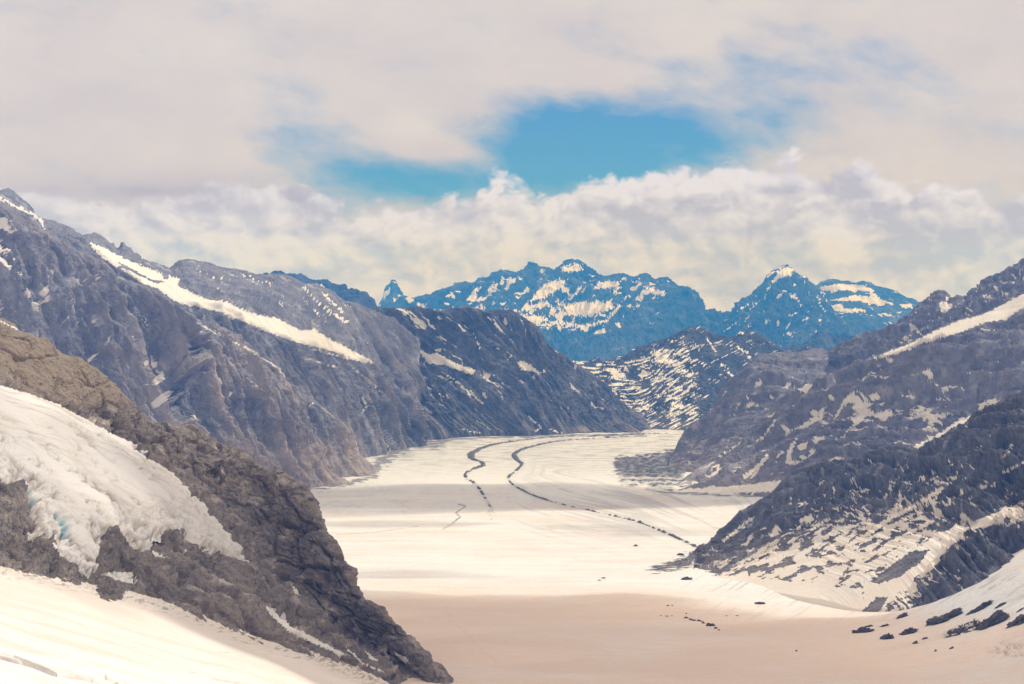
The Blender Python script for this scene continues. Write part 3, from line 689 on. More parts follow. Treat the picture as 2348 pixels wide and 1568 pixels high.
cov = 0.075 + 0.10 * bump2(v, 2010, 900, 120, 80) + 0.09 * bump2(v, 1850, 1000, 120, 60) - 0.045 * sm(2180, 2300, v[..., 0]) + 0.25 * sm(1090, 1125, v[..., 1]) * sm(2000, 1900, v[..., 0])
polys = [NB, NG, [(1965, 895), (1950, 910), (1925, 945), (1910, 968), (1915, 950), (1935, 915), (1955, 898)], [(2115, 850), (2130, 842), (2140, 860), (2128, 866)], [(1953, 958), (1975, 948), (1985, 955), (1970, 972), (1955, 978)],
         [(2005, 950), (2030, 940), (2045, 942), (2030, 965), (2015, 962)], [(1990, 905), (2010, 900), (2018, 912), (2000, 920)], [(1800, 1060), (1805, 1030), (1822, 1005), (1830, 1000), (1815, 1035), (1812, 1055), (1840, 1058), (1810, 1066)],
         [(1700, 1090), (1730, 1070), (1758, 1040), (1765, 1046), (1735, 1080), (1705, 1100)], [(1890, 1060), (1920, 1045), (1935, 1050), (1905, 1068)], [(1560, 1122), (1700, 1112), (1790, 1100), (1800, 1125), (1700, 1130), (1560, 1132)]]
strokes = [(1.8, [(1895, 930), (1880, 945), (1862, 965)]), (1.8, [(1860, 960), (1840, 975), (1800, 995)]), (2, [(1780, 960), (1750, 1000), (1735, 1010)]), (1.5, [(1943, 985), (1935, 1000), (1915, 1008)]), (1.8, [(2165, 905), (2180, 920)]), (1.8, [(2080, 895), (2095, 905)]), (2.5, [(1700, 1012), (1670, 1035), (1650, 1045)])]
ms = snowmask(o, polys, strokes, cov, st, 6, 3.5)
mesh_grid('right_slope', o.P, M_RIGHT, (ms, 0.25 * sm(1000, 1120, v[..., 1]), 0), kind='structure', label='long grey right hand slope dappled with snow patches')

# ---- dark spur on the right in front
L_ridge = [(2700, 790, 3600), (2550, 835, 3700), (2440, 870), (2347, 903, 3800), (2333, 908), (2320, 912), (2305, 924), (2290, 935), (2265, 944), (2240, 962), (2222, 978), (2200, 990), (2180, 1000), (2160, 1013), (2135, 1030), (2110, 1046), (2095, 1042), (2080, 1039), (2065, 1034), (2050, 1036), (2020, 1043), (1980, 1054), (1940, 1059), (1900, 1066), (1875, 1070), (1850, 1080, 4600), (1830, 1087), (1815, 1096), (1800, 1111), (1790, 1128), (1770, 1148), (1750, 1156), (1730, 1165), (1715, 1175), (1700, 1188), (1675, 1208), (1650, 1233), (1625, 1254), (1600, 1273, 4350), (1575, 1293), (1550, 1310, 3900), (1500, 1330, 3900)]
L_rows = [L_ridge,
          [(2700, 960, 3250), (2500, 1010, 3300), (2347, 1040, 3400), (2230, 1080, 3500), (2120, 1110, 3650), (2000, 1130, 3850), (1880, 1150, 4050), (1800, 1175, 4150), (1740, 1200, 4200), (1680, 1240, 4200), (1620, 1280, 4100), (1560, 1312, 3880), (1495, 1334, 3850)],
          [(2700, 1130, 2850), (2500, 1180, 2900), (2347, 1220, 2950), (2200, 1250, 3000), (2100, 1260, 3100), (2000, 1270, 3250), (1900, 1270, 3450), (1800, 1275, 3650), (1700, 1290, 3800), (1620, 1310, 3800), (1560, 1325, 3760), (1490, 1340, 3750)],
          [(2700, 1370, 2300), (2500, 1385, 2380), (2347, 1380, 2560), (2200, 1390, 2680), (2060, 1420, 2780), (1960, 1425, 2900), (1900, 1400, 3050), (1820, 1385, 3180), (1720, 1365, 3400), (1620, 1350, 3550), (1490, 1352, 3600)]]
o = loft(L_rows, 1000, 460, back=(250, 260))
v0 = prj(o.P)
ICE = [(2347, 1155), (2280, 1170), (2220, 1200), (2160, 1215), (2100, 1250), (2060, 1280), (2085, 1290), (2040, 1310), (2010, 1330), (1980, 1360), (1960, 1395), (1915, 1430), (1960, 1425), (2010, 1415), (2035, 1400), (2060, 1370), (2100, 1335), (2140, 1300), (2170, 1260), (2250, 1210), (2347, 1185)]
damp = 1 - 0.75 * sm(-8, 8, sdist(v0, ICE))
low = sm(-10, 90, v0[..., 1] - np.interp(v0[..., 0], [1500, 1700, 1800, 1900, 2000, 2100, 2200], [1300, 1240, 1200, 1170, 1160, 1160, 1180])) * sm(2260, 2120, v0[..., 0] + (v0[..., 1] - 1200) * 0.6)
relief(o, 180, 52, 6.0, 1.0, 50, 8, seed=41, damp=damp * (1 - 0.93 * low), crest=0.5, foot=0.3, fac=[((60, 50, 32), 6, 2.5), ((20, 18, 11), 2.2, 1.1)], shear=-0.5)
v = o.v; st = streaks(o, 26, 2.4, 1.1, 41)
# rock islands standing out of the snow, drawn out along the slope
q = v[..., 1] - np.interp(v[..., 0], [1500, 1560, 1700, 1800, 1900, 2000, 2100, 2200], [1300, 1290, 1235, 1180, 1140, 1130, 1120, 1130])
zone = sm(2260, 2120, v[..., 0] + (v[..., 1] - 1200) * 0.6)
e1 = (v[..., 0] + v[..., 1] * -1.75) ; e2 = (v[..., 1] + v[..., 0] * 0.55)
isl = fbm2(e1 / 62, e2 / 21, 6, 0.6, 141) / 0.41
st = st * (1 - 0.75 * low) + isl * 0.95 * low
cov = 0.03 + 0.13 * zone * sm(-60, 20, q) + 0.40 * sm(0, 90, q) * zone + 0.25 * sm(90, 150, q) * zone
cov = np.clip(cov, 0, 0.85); cov = cov + sm(1325, 1365, v[..., 1] + (v[..., 0] - 1800) * -0.12) * sm(1990, 1930, v[..., 0])
polys = []
ice_s = sdist(v, ICE) + fbm2(e1 / 60, e2 / 16, 5, 0.62, 143) * 13 - 1.5
strokes = [(5, [(2160, 1120), (2090, 1165), (2040, 1190), (1990, 1225), (1940, 1255)]), (3, [(2150, 1140), (2080, 1190), (2030, 1215)]), (4, [(2100, 1215), (2050, 1240), (1990, 1280)]), (3, [(1900, 1190), (1860, 1215)]), (3, [(1720, 1190), (1690, 1215), (1660, 1240)]), (2.5, [(2347, 1060), (2300, 1085)]),
           (2, [(2300, 1050), (2320, 1020)]), (4, [(1780, 1255), (1740, 1270), (1700, 1290)]), (3, [(2347, 1190), (2310, 1205)])]
holes = [[(1955, 1425), (1985, 1395), (2010, 1370), (2035, 1372), (2020, 1400), (1985, 1422)], [(1995, 1335), (2040, 1300), (2090, 1265), (2130, 1262), (2110, 1290), (2060, 1325), (2015, 1340)]]
ms = np.maximum(snowmask(o, polys, strokes, cov, st, 6, 4), sm(-2, 2, ice_s))
for h in holes: ms = ms * (1 - sm(-1.5, 1.5, sdist(v, h) + fz(v, 6) * 3))
warm = 0.45 * sm(1180, 1300, v[..., 1]) * sm(2150, 2000, v[..., 0])
mesh_grid('dark_spur', o.P + o.N * (1.6 * sm(0.4, 0.6, ms))[..., None], M_SPUR, (ms, warm, 0), kind='structure', label='dark rocky spur on the right with snow between its ledges')

# ---- near rocky spur on the left
I_ridge = [(-300, 570, 1850), (-100, 680, 1930), (0, 732, 2000), (30, 746), (60, 760), (120, 798), (180, 830), (240, 870), (270, 895), (295, 922), (312, 948), (330, 958), (360, 968), (400, 985), (440, 997), (470, 1010), (500, 1025), (520, 1040, 2350), (535, 1036), (555, 1042), (575, 1052), (600, 1078), (620, 1092), (640, 1108), (665, 1113), (690, 1127), (708, 1143), (722, 1163), (730, 1185), (742, 1222), (752, 1240), (765, 1258), (776, 1282), (790, 1302), (800, 1325), (812, 1352), (830, 1375), (850, 1390), (870, 1404), (890, 1420), (910, 1437), (930, 1455), (945, 1470), (960, 1490), (972, 1507), (985, 1530), (1000, 1548), (1015, 1568, 1960), (1040, 1600), (1080, 1660, 1900)]
I_rows = [I_ridge,
          [(-300, 720, 1790), (-100, 830, 1870), (0, 880, 1930), (130, 930, 1990), (280, 1010, 2100), (380, 1070, 2150), (500, 1170, 2190), (600, 1250, 2180), (680, 1340, 2150), (770, 1430, 2100), (870, 1500, 2040), (960, 1570, 1960), (1070, 1670, 1880)],
          [(-300, 930, 1520), (-100, 1040, 1560), (0, 1110, 1600), (100, 1220, 1560), (220, 1290, 1570), (330, 1290, 1690), (430, 1280, 1800), (540, 1330, 1890), (640, 1420, 1870), (760, 1490, 1880), (870, 1545, 1900), (960, 1610, 1880), (1060, 1690, 1850)],
          [(-300, 1280, 1330), (0, 1360, 1340), (160, 1385, 1380), (330, 1420, 1460), (440, 1450, 1530), (560, 1490, 1600), (660, 1515, 1680), (760, 1545, 1760), (870, 1585, 1820), (1000, 1650, 1850), (1050, 1710, 1830)]]
o = loft(I_rows, 1050, 720, back=(160, 160))
v0 = prj(o.P)
ICEFALL = [(-320, 745), (-100, 850), (0, 893), (50, 905), (130, 935), (180, 960), (220, 985), (280, 1012), (330, 1035), (300, 1035), (340, 1058), (380, 1085), (420, 1120), (460, 1165), (500, 1210), (530, 1250), (552, 1280), (565, 1300), (562, 1318), (545, 1305), (520, 1285), (480, 1268), (440, 1245), (420, 1228), (385, 1222), (350, 1222), (344, 1240), (340, 1262), (320, 1275), (300, 1262), (285, 1245), (262, 1230), (240, 1226), (226, 1240),
           (221, 1270), (219, 1300), (214, 1325), (195, 1318), (160, 1300), (130, 1285), (115, 1265), (95, 1235), (72, 1195), (55, 1160), (40, 1140), (20, 1122), (0, 1118), (-100, 1040), (-320, 930)]
sd = sdist(v0, ICEFALL)
damp = 1 - 0.7 * sm(-4, 12, sd)
calm = 1 - 0.5 * sm(0, 50, np.interp(v0[..., 0], [0, 130, 250, 330, 420], [900, 950, 960, 950, 960]) - v0[..., 1])
relief(o, 110, 17, 3.0, 0.25, 26, 2.6, seed=45, shear=0.40, damp=damp * calm, skirt=12, strata=(24, 8.5, (0.36, 0.05)), crest=0.7, foot=0.8, fac=[((58, 44, 20), 7.5, 5.0), ((17, 14, 6), 2.2, 1.6), ((6.5, 6, 3), 0.8, 0.5)])
v = o.v
top = sm(0, 60, np.interp(v[..., 0], [0, 130, 250, 330, 420], [900, 950, 960, 940, 990]) - v[..., 1])
warm = np.clip(0.95 * top, 0, 1) + 0.5 * np.exp(-((v[..., 0] - 380) / 30) ** 2 - ((v[..., 1] - 1060) / 20) ** 2) + 0.3 * np.exp(-((v[..., 0] - 560) / 120) ** 2 - ((v[..., 1] - 1440) / 50) ** 2)
polys = [[(118, 1240), (135, 1250), (168, 1260), (150, 1258), (125, 1256)], [(235, 1315), (265, 1310), (300, 1312), (320, 1330), (300, 1338), (270, 1330)], [(345, 1260), (380, 1275), (392, 1280), (355, 1275)], [(605, 1388), (625, 1395), (660, 1425), (700, 1450), (745, 1475), (800, 1502), (780, 1502), (720, 1475), (665, 1450), (625, 1415)],
         [(668, 1340), (680, 1350), (690, 1365), (676, 1362)], [(835, 1490), (850, 1500), (870, 1515), (850, 1512)], [(905, 1495), (930, 1505), (940, 1520), (920, 1520)], [(350, 1035), (300, 1030), (330, 1040)]]
strokes = [(1.5, [(492, 1490), (515, 1500)]), (2, [(0, 735), (40, 755)]), (2, [(790, 1480), (830, 1520), (880, 1540)])]
ms = snowmask(o, polys, strokes, None, None, 5, 3)
rub = 0.5 * np.exp(-((v[..., 0] - 700) / 60) ** 2 - ((v[..., 1] - 1455) / 30) ** 2)
near = mesh_grid('near_spur', o.P, M_NEAR, (ms, np.clip(warm, 0, 1), 0), kind='structure', label='cracked brown and grey rock spur on the left foreground')

# ---- hanging glacier draped over the near spur
def snow_material(name, px, base=SNOW, dusty=SNOW_DUST, dust=0.4, dirt=(0.20, 0.16, 0.125), ripple=0.0):
    """cover.r meltwater dirt, .g blue ice, .b extra dust and painted shade tan"""
    m = bpy.data.materials.new(name); m.use_nodes = True
    nt = m.node_tree; nt.nodes.clear()
    g = nt.nodes.new('ShaderNodeNewGeometry'); P = E(nt, g.outputs['Position'])
    a = nt.nodes.new('ShaderNodeAttribute'); a.attribute_name = 'cover'
    cr, cg, cb = sep(nt, E(nt, a.outputs['Color']))
    nb = noise(nt, P, 1 / (px * 120), 4, 0.55); nm = noise(nt, P, 1 / (px * 22), 4, 0.6); nf = noise(nt, P, 1 / (px * 4), 2, 0.65)
    d = (dust + (nb - 0.5) * 1.0 + (nm - 0.5) * 0.35 + cb).clamp()
    if ripple:
        rx, ry, rz = sep(nt, P)
        rip = noise(nt, xyz(nt, rx * 0.3, ry, rz * 0.3), 1 / (px * 4.5), 3, 0.6)
        d = (d + (rip - 0.5) * 0.95).clamp()
    col = mix(nt, d, base, dusty)
    col = mix(nt, cg.clamp(), col, (0.12, 0.42, 0.52))
    col = mix(nt, (cr * (0.55 + nf * 0.9)).clamp(), col, dirt)
    bs = nt.nodes.new('ShaderNodeBsdfPrincipled'); nt.links.new(col.k, bs.inputs['Base Color'])
    bs.inputs['Roughness'].default_value = 0.8; bs.inputs['Specular IOR Level'].default_value = 0.2
    x, y, z = sep(nt, P)
    h = nm * 0.7 + nf * 0.3
    if ripple:
        w = noise(nt, xyz(nt, x * 0.35, y * 1.0, z), 1 / 16.0, 3, 0.6)
        h = h + w * ripple
    b = nt.nodes.new('ShaderNodeBump'); b.inputs['Strength'].default_value = 1.0; b.inputs['Distance'].default_value = px * 1.6
    nt.links.new(h.k, b.inputs['Height']); nt.links.new(b.outputs[0], bs.inputs['Normal'])
    o = nt.nodes.new('ShaderNodeOutputMaterial'); nt.links.new(bs.outputs[0], o.inputs[0])
    return m
M_ICE = snow_material('glacier_ice', 1.0, (0.86, 0.84, 0.80), (0.78, 0.70, 0.61), 0.35, dirt=(0.30, 0.24, 0.19))
M_FIRN = snow_material('dusty_firn', 1.1, (0.90, 0.88, 0.84), (0.84, 0.73, 0.62), 0.40, ripple=0.6)
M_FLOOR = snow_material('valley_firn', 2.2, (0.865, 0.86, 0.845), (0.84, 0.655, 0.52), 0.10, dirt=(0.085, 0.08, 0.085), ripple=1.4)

s0 = sd + fz(v0, 8) * 2.5 + fz(v0, 22) * 6.0 * sm(1000, 1150, v0[..., 1])
thick = 13.0 * sm(-3, 9, s0) + 7.0 * sm(8, 60, s0) - 5.0
# crevassed parts: lower apron and the hummocky patch near the top
rough = np.clip(sm(1000, 1180, v0[..., 1] + (v0[..., 0] - 200) * -0.35) + 0.9 * np.exp(-((v0[..., 0] - 165) / 75) ** 2 - ((v0[..., 1] - 1015) / 45) ** 2) + 0.5 * np.exp(-((v0[..., 0] - 330) / 60) ** 2 - ((v0[..., 1] - 1080) / 40) ** 2), 0, 1)
Pw = o.P0 + 5 * np.stack([pn3(o.P0 / 30, 5), pn3(o.P0 / 30, 6), pn3(o.P0 / 30, 7)], -1)
cra = np.clip(1 - np.abs(pn3(Pw * np.array([1, 0.5, 1.2]) / 20, 50)) * 9, 0, 1)
crb = np.clip(1 - np.abs(pn3(Pw * np.array([0.6, 1, 1.5]) / 9, 51)) * 7, 0, 1)
brk = rough * sm(-0.25, 0.25, pn3(o.P0 / 45, 58))
thick = thick - brk * (cra * 4.5 + crb * 2.2) + rough * 0.5 * fbm3(o.P0 / 22, 2, 0.45, 52) + 1.6 * fbm3(o.P0 / 60, 2, 0.5, 53)
sh1, se1 = facets(Pw, (19, 19, 12), 55); sh2, se2 = facets(Pw, (9, 9, 6), 56)
ser = rough * sm(60, 12, sd) + 0.4 * brk                     # broken blocks towards the lower margin
thick = thick + ser * (2.6 * sh1 - 2.4 * sm(0.12, 0.0, se1) + 1.2 * sh2 - 1.0 * sm(0.12, 0.0, se2))
bl = np.zeros_like(thick)
for bx, by, br in [(50, 1145, 5), (63, 1167, 5), (113, 1203, 5), (127, 1220, 7), (132, 1238, 6), (140, 1250, 6), (136, 1230, 5)]:
    e = np.exp(-(((v0[..., 0] - bx) / br) ** 2 + ((v0[..., 1] - by) / br) ** 2)); bl = np.maximum(bl, e); thick = thick - 5.5 * e
mott = sm(0.0, 0.35, pn3(o.P0 / 30, 57))
dirt = brk * np.maximum(1.0 * cra, 0.7 * crb) * (0.55 + 0.45 * mott)
flow = fbm2(o.A / 160, o.B / 16 + pn3(o.P0 / 60, 3) * 2, 4, 0.55, 61)
dirt = np.clip(dirt + 0.35 * sm(0.25, 0.7, flow) * (1 - rough) + 0.45 * ser * sm(0.08, 0.0, se1) * mott, 0, 1)
fall = mesh_grid('hanging_glacier', o.P0 + o.N * thick[..., None], M_ICE, (dirt, np.clip(bl * 1.1, 0, 1), 0.3 * sm(0.1, 0.5, flow)), keep=(s0 > -7) & (np.arange(o.P0.shape[0])[:, None] > o.nb),
                 kind='structure', label='crevassed hanging glacier draped over the near left spur')

# ---- snowfield in the lower left corner
k = loft([[(-350, 1240, 1350), (0, 1300, 1380), (160, 1325, 1450), (330, 1365, 1530), (440, 1400, 1590), (560, 1450, 1660), (660, 1482, 1740), (760, 1510, 1830), (870, 1545, 1930), (960, 1580, 1990), (1100, 1670, 1990)],
          [(-350, 1400, 1130), (0, 1440, 1130), (160, 1440, 1230), (330, 1450, 1350), (500, 1475, 1480), (640, 1500, 1600), (760, 1535, 1700), (870, 1568, 1800), (980, 1620, 1880), (1100, 1700, 1900)],
          [(-350, 1540, 920), (0, 1540, 950), (200, 1545, 1010), (400, 1555, 1130), (600, 1575, 1300), (800, 1610, 1480), (950, 1660, 1650), (1100, 1740, 1780)],
          [(-350, 1750, 720), (0, 1750, 750), (200, 1750, 780), (400, 1750, 850), (600, 1750, 960), (800, 1770, 1100), (950, 1800, 1300), (1100, 1850, 1500)]], 900, 420, back=None)
k.P0 = k.P; v = prj(k.P)
dz = 5.0 * fbm3(k.P / 170, 3, 0.5, 71) + 0.5 * fbm3(k.P / 22, 3, 0.5, 72)
CREV = [[(-60, 1490), (0, 1505), (44, 1517), (76, 1525.5), (98, 1534), (129, 1547.5), (171, 1551), (205, 1557), (256, 1566), (300, 1580)], [(200, 1549), (220, 1545), (239, 1545), (259, 1556), (276, 1567), (290, 1580)], [(239, 1545), (276, 1552), (315, 1562), (340, 1570)], [(0, 1493), (30, 1500), (55, 1511), (76, 1525)]]
dirt = np.zeros_like(dz)
for c, wd, dp in zip(CREV, (6.0, 5.0, 4.2, 3.5), (13, 10, 8, 4)):
    d_ = dline(v, c) + pn2(v[..., 0] / 30, v[..., 1] / 30, 7) * 1.2; dz = dz - dp * sm(wd, wd * 0.3, d_)
for c in [[(499, 1543 - 48), (524, 1497)], [(545, 1503), (560, 1507)], [(300, 1488), (315, 1492)], [(435, 1546), (455, 1549)], [(480, 1555), (545, 1566)], [(115, 1350), (140, 1355)]]:
    d_ = dline(v, c); dz = dz - 1.2 * sm(2.2, 0.6, d_); dirt = np.maximum(dirt, 0.55 * sm(1.8, 0.6, d_))
edge = v[..., 1] - np.interp(v[..., 0], [0, 160, 330, 440, 560, 660, 760, 870, 960], [1312, 1335, 1375, 1412, 1462, 1492, 1520, 1552, 1580])
lip = sm(18, 4, edge) * np.clip(fbm2(v[..., 0] / 14, v[..., 1] / 6, 4, 0.6, 75), 0, 1)
dz = dz + 1.6 * lip
dirt = np.maximum(dirt, 0.6 * sm(0.30, 0.6, fbm2(v[..., 0] / 26, v[..., 1] / 5, 4, 0.6, 73)) * sm(26, 2, edge))
talus = sm(40, 0, np.abs(v[..., 1] - np.interp(v[..., 0], [600, 680, 760, 860], [1400, 1470, 1510, 1550]))) * sm(640, 680, v[..., 0]) * sm(900, 840, v[..., 0])
dirt = np.maximum(dirt, 0.9 * talus * sm(0.1, 0.4, fbm2(v[..., 0] / 9, v[..., 1] / 4, 4, 0.6, 78)))
strk = fbm2((v[..., 0] - v[..., 1] * 2.2) / 240, (v[..., 1] - 0.27 * v[..., 0]) / 14, 3, 0.5, 74)
dust_shade = 0.7 * sm(-0.1, 0.6, strk) + 0.45 * sm(120, 20, edge) - 0.45 * sm(1440, 1500, v[..., 1] - 0.22 * v[..., 0])  # dust streaks; shade tan painted on the upper strip, lit white below
k.P = k.P + np.array([0, 0, 1]) * dz[..., None]
mesh_grid('snowfield', k.P, M_FIRN, (dirt, 0, dust_shade), kind='structure', label='smooth dusty snowfield with thin crevasses in the lower left')

# ---- valley glacier
vy = np.r_[np.linspace(1760, 1300, 330), np.linspace(1299, 990, 430), np.linspace(989, 955, 30)]
dd = np.interp(vy, GZ[::-1, 1], GZ[::-1, 0])
vx = np.linspace(330, 2900, 860)
X = (vx[None] - CX) / FV * dd[:, None]; Y = np.broadcast_to(dd[:, None], X.shape)
G = np.stack([X, Y, glacier_z(X, Y)], -1); v = prj(G)
def dash(v, pts, w, seed, gap=0.0, step_=9.0):
    d_ = dline(v, pts); n = pn2(v[..., 0] / step_, v[..., 1] / (step_ * 0.4), seed)
    return sm(w, w * 0.5, d_ + n * w * 0.5) * (sm(gap - 0.25, gap + 0.1, n + 0.2) if gap > -1 else 1)
deb = np.zeros(X.shape)
# rubble-covered margin at the foot of the right shoulder
RM = [(1405, 1060), (1412, 1050), (1440, 1048), (1500, 1040), (1545, 1030), (1570, 1090), (1540, 1128), (1500, 1120), (1480, 1112), (1440, 1115), (1425, 1110), (1412, 1085)]
s_ = sdist(v, RM) + fbm2(v[..., 0] / 30, v[..., 1] / 5, 5, 0.62, 80) * 9
band = 0.5 + 0.5 * np.sin(v[..., 1] / 1.6 + 2 * fbm2(v[..., 0] / 22, v[..., 1] / 8, 3, 0.5, 81))
rub_ = sm(-3, 5, s_); G[..., 2] += rub_ * (14 * ridge2(X / 70, Y / 110, 5, 0.6, 82) - 4)
deb = np.maximum(deb, (0.92 + 0.25 * fbm2(v[..., 0] / 14, v[..., 1] / 4, 4, 0.6, 84)) * rub_ * (1 - 0.85 * sm(1080, 1105, v[..., 1]) * band))
# left margin
for c, w in (([(600, 1105), (700, 1118), (800, 1108), (860, 1092), (830, 1080)], 5), ([(850, 1085), (870, 1060), (900, 1040), (940, 1022), (1010, 1014)], 10), ([(1000, 1010), (1100, 1004), (1300, 999), (1480, 997)], 3), ([(1520, 1128), (1600, 1133), (1700, 1137), (1800, 1138)], 2.2), ([(1480, 1122), (1530, 1130), (1620, 1131)], 2)):
    s_ = w - dline(v, c) + fbm2(v[..., 0] / 26, v[..., 1] / 3, 4, 0.6, 83) * w * 1.3
    deb = np.maximum(deb, 0.75 * sm(-1, 2, s_))
# scattered thin marks and meltwater threads
for c, w, a_ in (([(1050, 1155), (1068, 1160), (1045, 1175), (1055, 1185), (1038, 1198)], 1.2, 0.9), ([(1015, 1213), (1045, 1196)], 1.0, 0.5), ([(1240, 1175), (1260, 1190), (1258, 1205), (1270, 1222)], 0.6, 0.3), ([(1025, 1390), (1030, 1420), (1075, 1455), (1105, 1490), (1140, 1520)], 0.5, 0.25), ([(1120, 1170), (1128, 1195)], 0.8, 0.4), ([(770, 1225), (860, 1220), (960, 1206)], 1.0, 0.3)):
    deb = np.maximum(deb, a_ * sm(w * 1.4, w * 0.4, dline(v, c) + fz(v, 6) * 0.8))
# rock ribs and rubble trailing off the toe of the dark spur
toe = sdist(v, [(1470, 1314), (1500, 1296), (1545, 1278), (1600, 1262), (1640, 1262), (1600, 1300), (1560, 1310), (1510, 1318)])
deb = np.maximum(deb, 0.95 * sm(-2, 3, toe + fbm2(v[..., 0] / 40, v[..., 1] / 2.6, 4, 0.62, 85) * 11 - 5.5))
# melt streaks on the slope under the dark spur
fan = sm(1490, 1700, v[..., 0]) * sm(1460, 1340, v[..., 1]) * sm(1300, 1330, v[..., 1])
q_ = (v[..., 1] + 0.62 * v[..., 0]); r_ = (v[..., 0] - v[..., 1] * 0.6)
deb = np.maximum(deb, 0.28 * fan * sm(0.25, 0.6, fbm2(q_ / 9, r_ / 160, 4, 0.6, 86)))
# crevassed ice patches at the right
crv = np.clip(1 - np.abs(fbm2(v[..., 0] / 26 + v[..., 1] / 40, v[..., 1] / 9, 3, 0.5, 87)) * 6, 0, 1)
for bx, by, rx, ry in ((2310, 1490, 60, 26), (2040, 1592, 20, 6)):
    e = sm(1.0, 0.5, np.hypot((v[..., 0] - bx) / rx, (v[..., 1] - by) / ry)); deb = np.maximum(deb, 0.5 * e * crv); G[..., 2] -= 2.5 * e * crv
lin = fbm2((v[..., 0] - v[..., 1] * 1.5) / 300, v[..., 1] / 6, 4, 0.55, 88)
dust_shade = 0.35 * sm(-0.2, 0.7, lin) * sm(1500, 1200, v[..., 1]) + 0.85 * sm(1320, 1390, v[..., 1] - 50 * sm(1450, 1800, v[..., 0])) - 0.45 * sm(1180, 1060, v[..., 1]) - 0.3 * sm(1900, 2347, v[..., 0]) * sm(1300, 1400, v[..., 1])  # dust, plus the tan of the cloud-shaded foreground painted in
far = sm(1120, 1040, v[..., 1])
G[..., 2] += 2.2 * far * ridge2(X / 60, Y / 160, 3, 0.5, 89)
deb = np.maximum(deb, 0.15 * far + 0.30 * far * sm(-0.1, 0.6, fbm2(v[..., 0] / 60, v[..., 1] / 2.5, 4, 0.6, 90)))
MOR1 = [(1130, 1172), (1122, 1160), (1112, 1142), (1100, 1122), (1085, 1106), (1068, 1096), (1066, 1088), (1085, 1076), (1107, 1067), (1104, 1060), (1085, 1054), (1079, 1045), (1092, 1034), (1120, 1023), (1160, 1015), (1230, 1006), (1330, 999)]
MOR2 = [(1612, 1262), (1570, 1242), (1520, 1220), (1460, 1196), (1380, 1177), (1300, 1159), (1230, 1139), (1190, 1120), (1170, 1106), (1165, 1096), (1176, 1085), (1190, 1073), (1196, 1065), (1185, 1055), (1178, 1045), (1187, 1036), (1222, 1024), (1290, 1011), (1380, 1005), (1460, 1001)]
halo = np.exp(-(np.minimum(dline(v, MOR1), dline(v, MOR2)) / 4.5) ** 2)
deb = np.maximum(deb, 0.42 * halo * (0.6 + 0.8 * fbm2(v[..., 0] / 12, v[..., 1] / 3, 4, 0.6, 94)))
dm = dline(v, MOR2); bands = fbm2(dm / 9.0 + 40 * (v[..., 1] > 1120), (v[..., 0] + v[..., 1]) / 400, 4, 0.6, 95)
deb = np.maximum(deb, 0.30 * sm(0.0, 0.7, bands) * sm(1300, 1120, v[..., 1]) * sm(1120, 1240, v[..., 0]))
rp = np.clip(1 - np.abs(pn2(v[..., 0] / 26 + v[..., 1] / 12, v[..., 1] / 2.6, 96)) * 5, 0, 1) * sm(1095, 1115, v[..., 1]) * sm(1200, 1160, v[..., 1]) * sm(-0.2, 0.4, fbm2(v[..., 0] / 90, v[..., 1] / 18, 3, 0.5, 97))
deb = np.maximum(deb, 0.28 * rp); G[..., 2] -= 2.5 * rp
mesh_grid('glacier', G, M_FLOOR, (deb, 0, dust_shade), kind='structure', label='broad valley glacier sweeping right around the bend')

# ---- medial moraines: low banks of rubble riding on the ice
M_RUBBLE = ground_material('moraine_rubble', (0.17, 0.16, 0.165), (0.32, 0.30, 0.295), (0.2, 0.17, 0.14), 2.6, dust=0.3)
def moraine(name, label, pts, wid, brk, seed):
    p = np.array(pts, float); L = np.r_[0, np.cumsum(np.hypot(*np.diff(p, axis=0).T))]
    s = np.linspace(0, L[-1], int(L[-1] * 1.3)); c = np.stack([pchip(L, p, s)[:, i] for i in (0, 1)], -1)
    W = np.array([ground_at(a, b) for a, b in c[::4]]); W = np.stack([np.interp(np.arange(len(c)), np.arange(len(c))[::4], W[:, i]) for i in range(3)], -1)
    t = np.gradient(W[:, :2], axis=0); t /= np.linalg.norm(t, axis=1)[:, None] + 1e-9; nrm = np.stack([-t[:, 1], t[:, 0]], -1)
    wd = np.interp(s, L, wid) * 0.58
    a = np.linspace(-1, 1, 25)
    Q = W[:, None, :2] + nrm[:, None] * (a[None, :, None] * wd[:, None, None])
    z = glacier_z(Q[..., 0], Q[..., 1])
    n = fbm2(Q[..., 0] / 30, Q[..., 1] / 55, 4, 0.6, seed)
    br = np.interp(s, L, brk)[:, None]
    h = (1 - a[None] ** 2) * 9.0 - 3.0 + n * 5.0 - br * (7.0 + 9.0 * pn2(s / 11.0, s * 0, seed + 4)[:, None])
    P = np.concatenate([Q, (z + np.maximum(h, -4))[..., None]], -1)
    return mesh_grid(name, P, M_RUBBLE, (0.05, 0, 0), kind='structure', label=label)
moraine('medial_moraine', 'dark left moraine band snaking down the glacier',
        [(1130, 1172), (1122, 1160), (1112, 1142), (1100, 1122), (1085, 1106), (1068, 1096), (1066, 1088), (1085, 1076), (1107, 1067), (1104, 1060), (1085, 1054), (1079, 1045), (1092, 1034), (1120, 1023), (1160, 1015), (1230, 1006), (1330, 999)],
        [12, 14, 15, 15, 14, 13, 15, 18, 22, 25, 32, 38, 34, 28, 25, 23, 20], [1.4, 0.85, 0.8, 0.8, 0.8, 0.8, 0.55, 0.3, 0.2, 0.1, 0, 0, 0, 0, 0.1, 0.3, 0.5], 101)
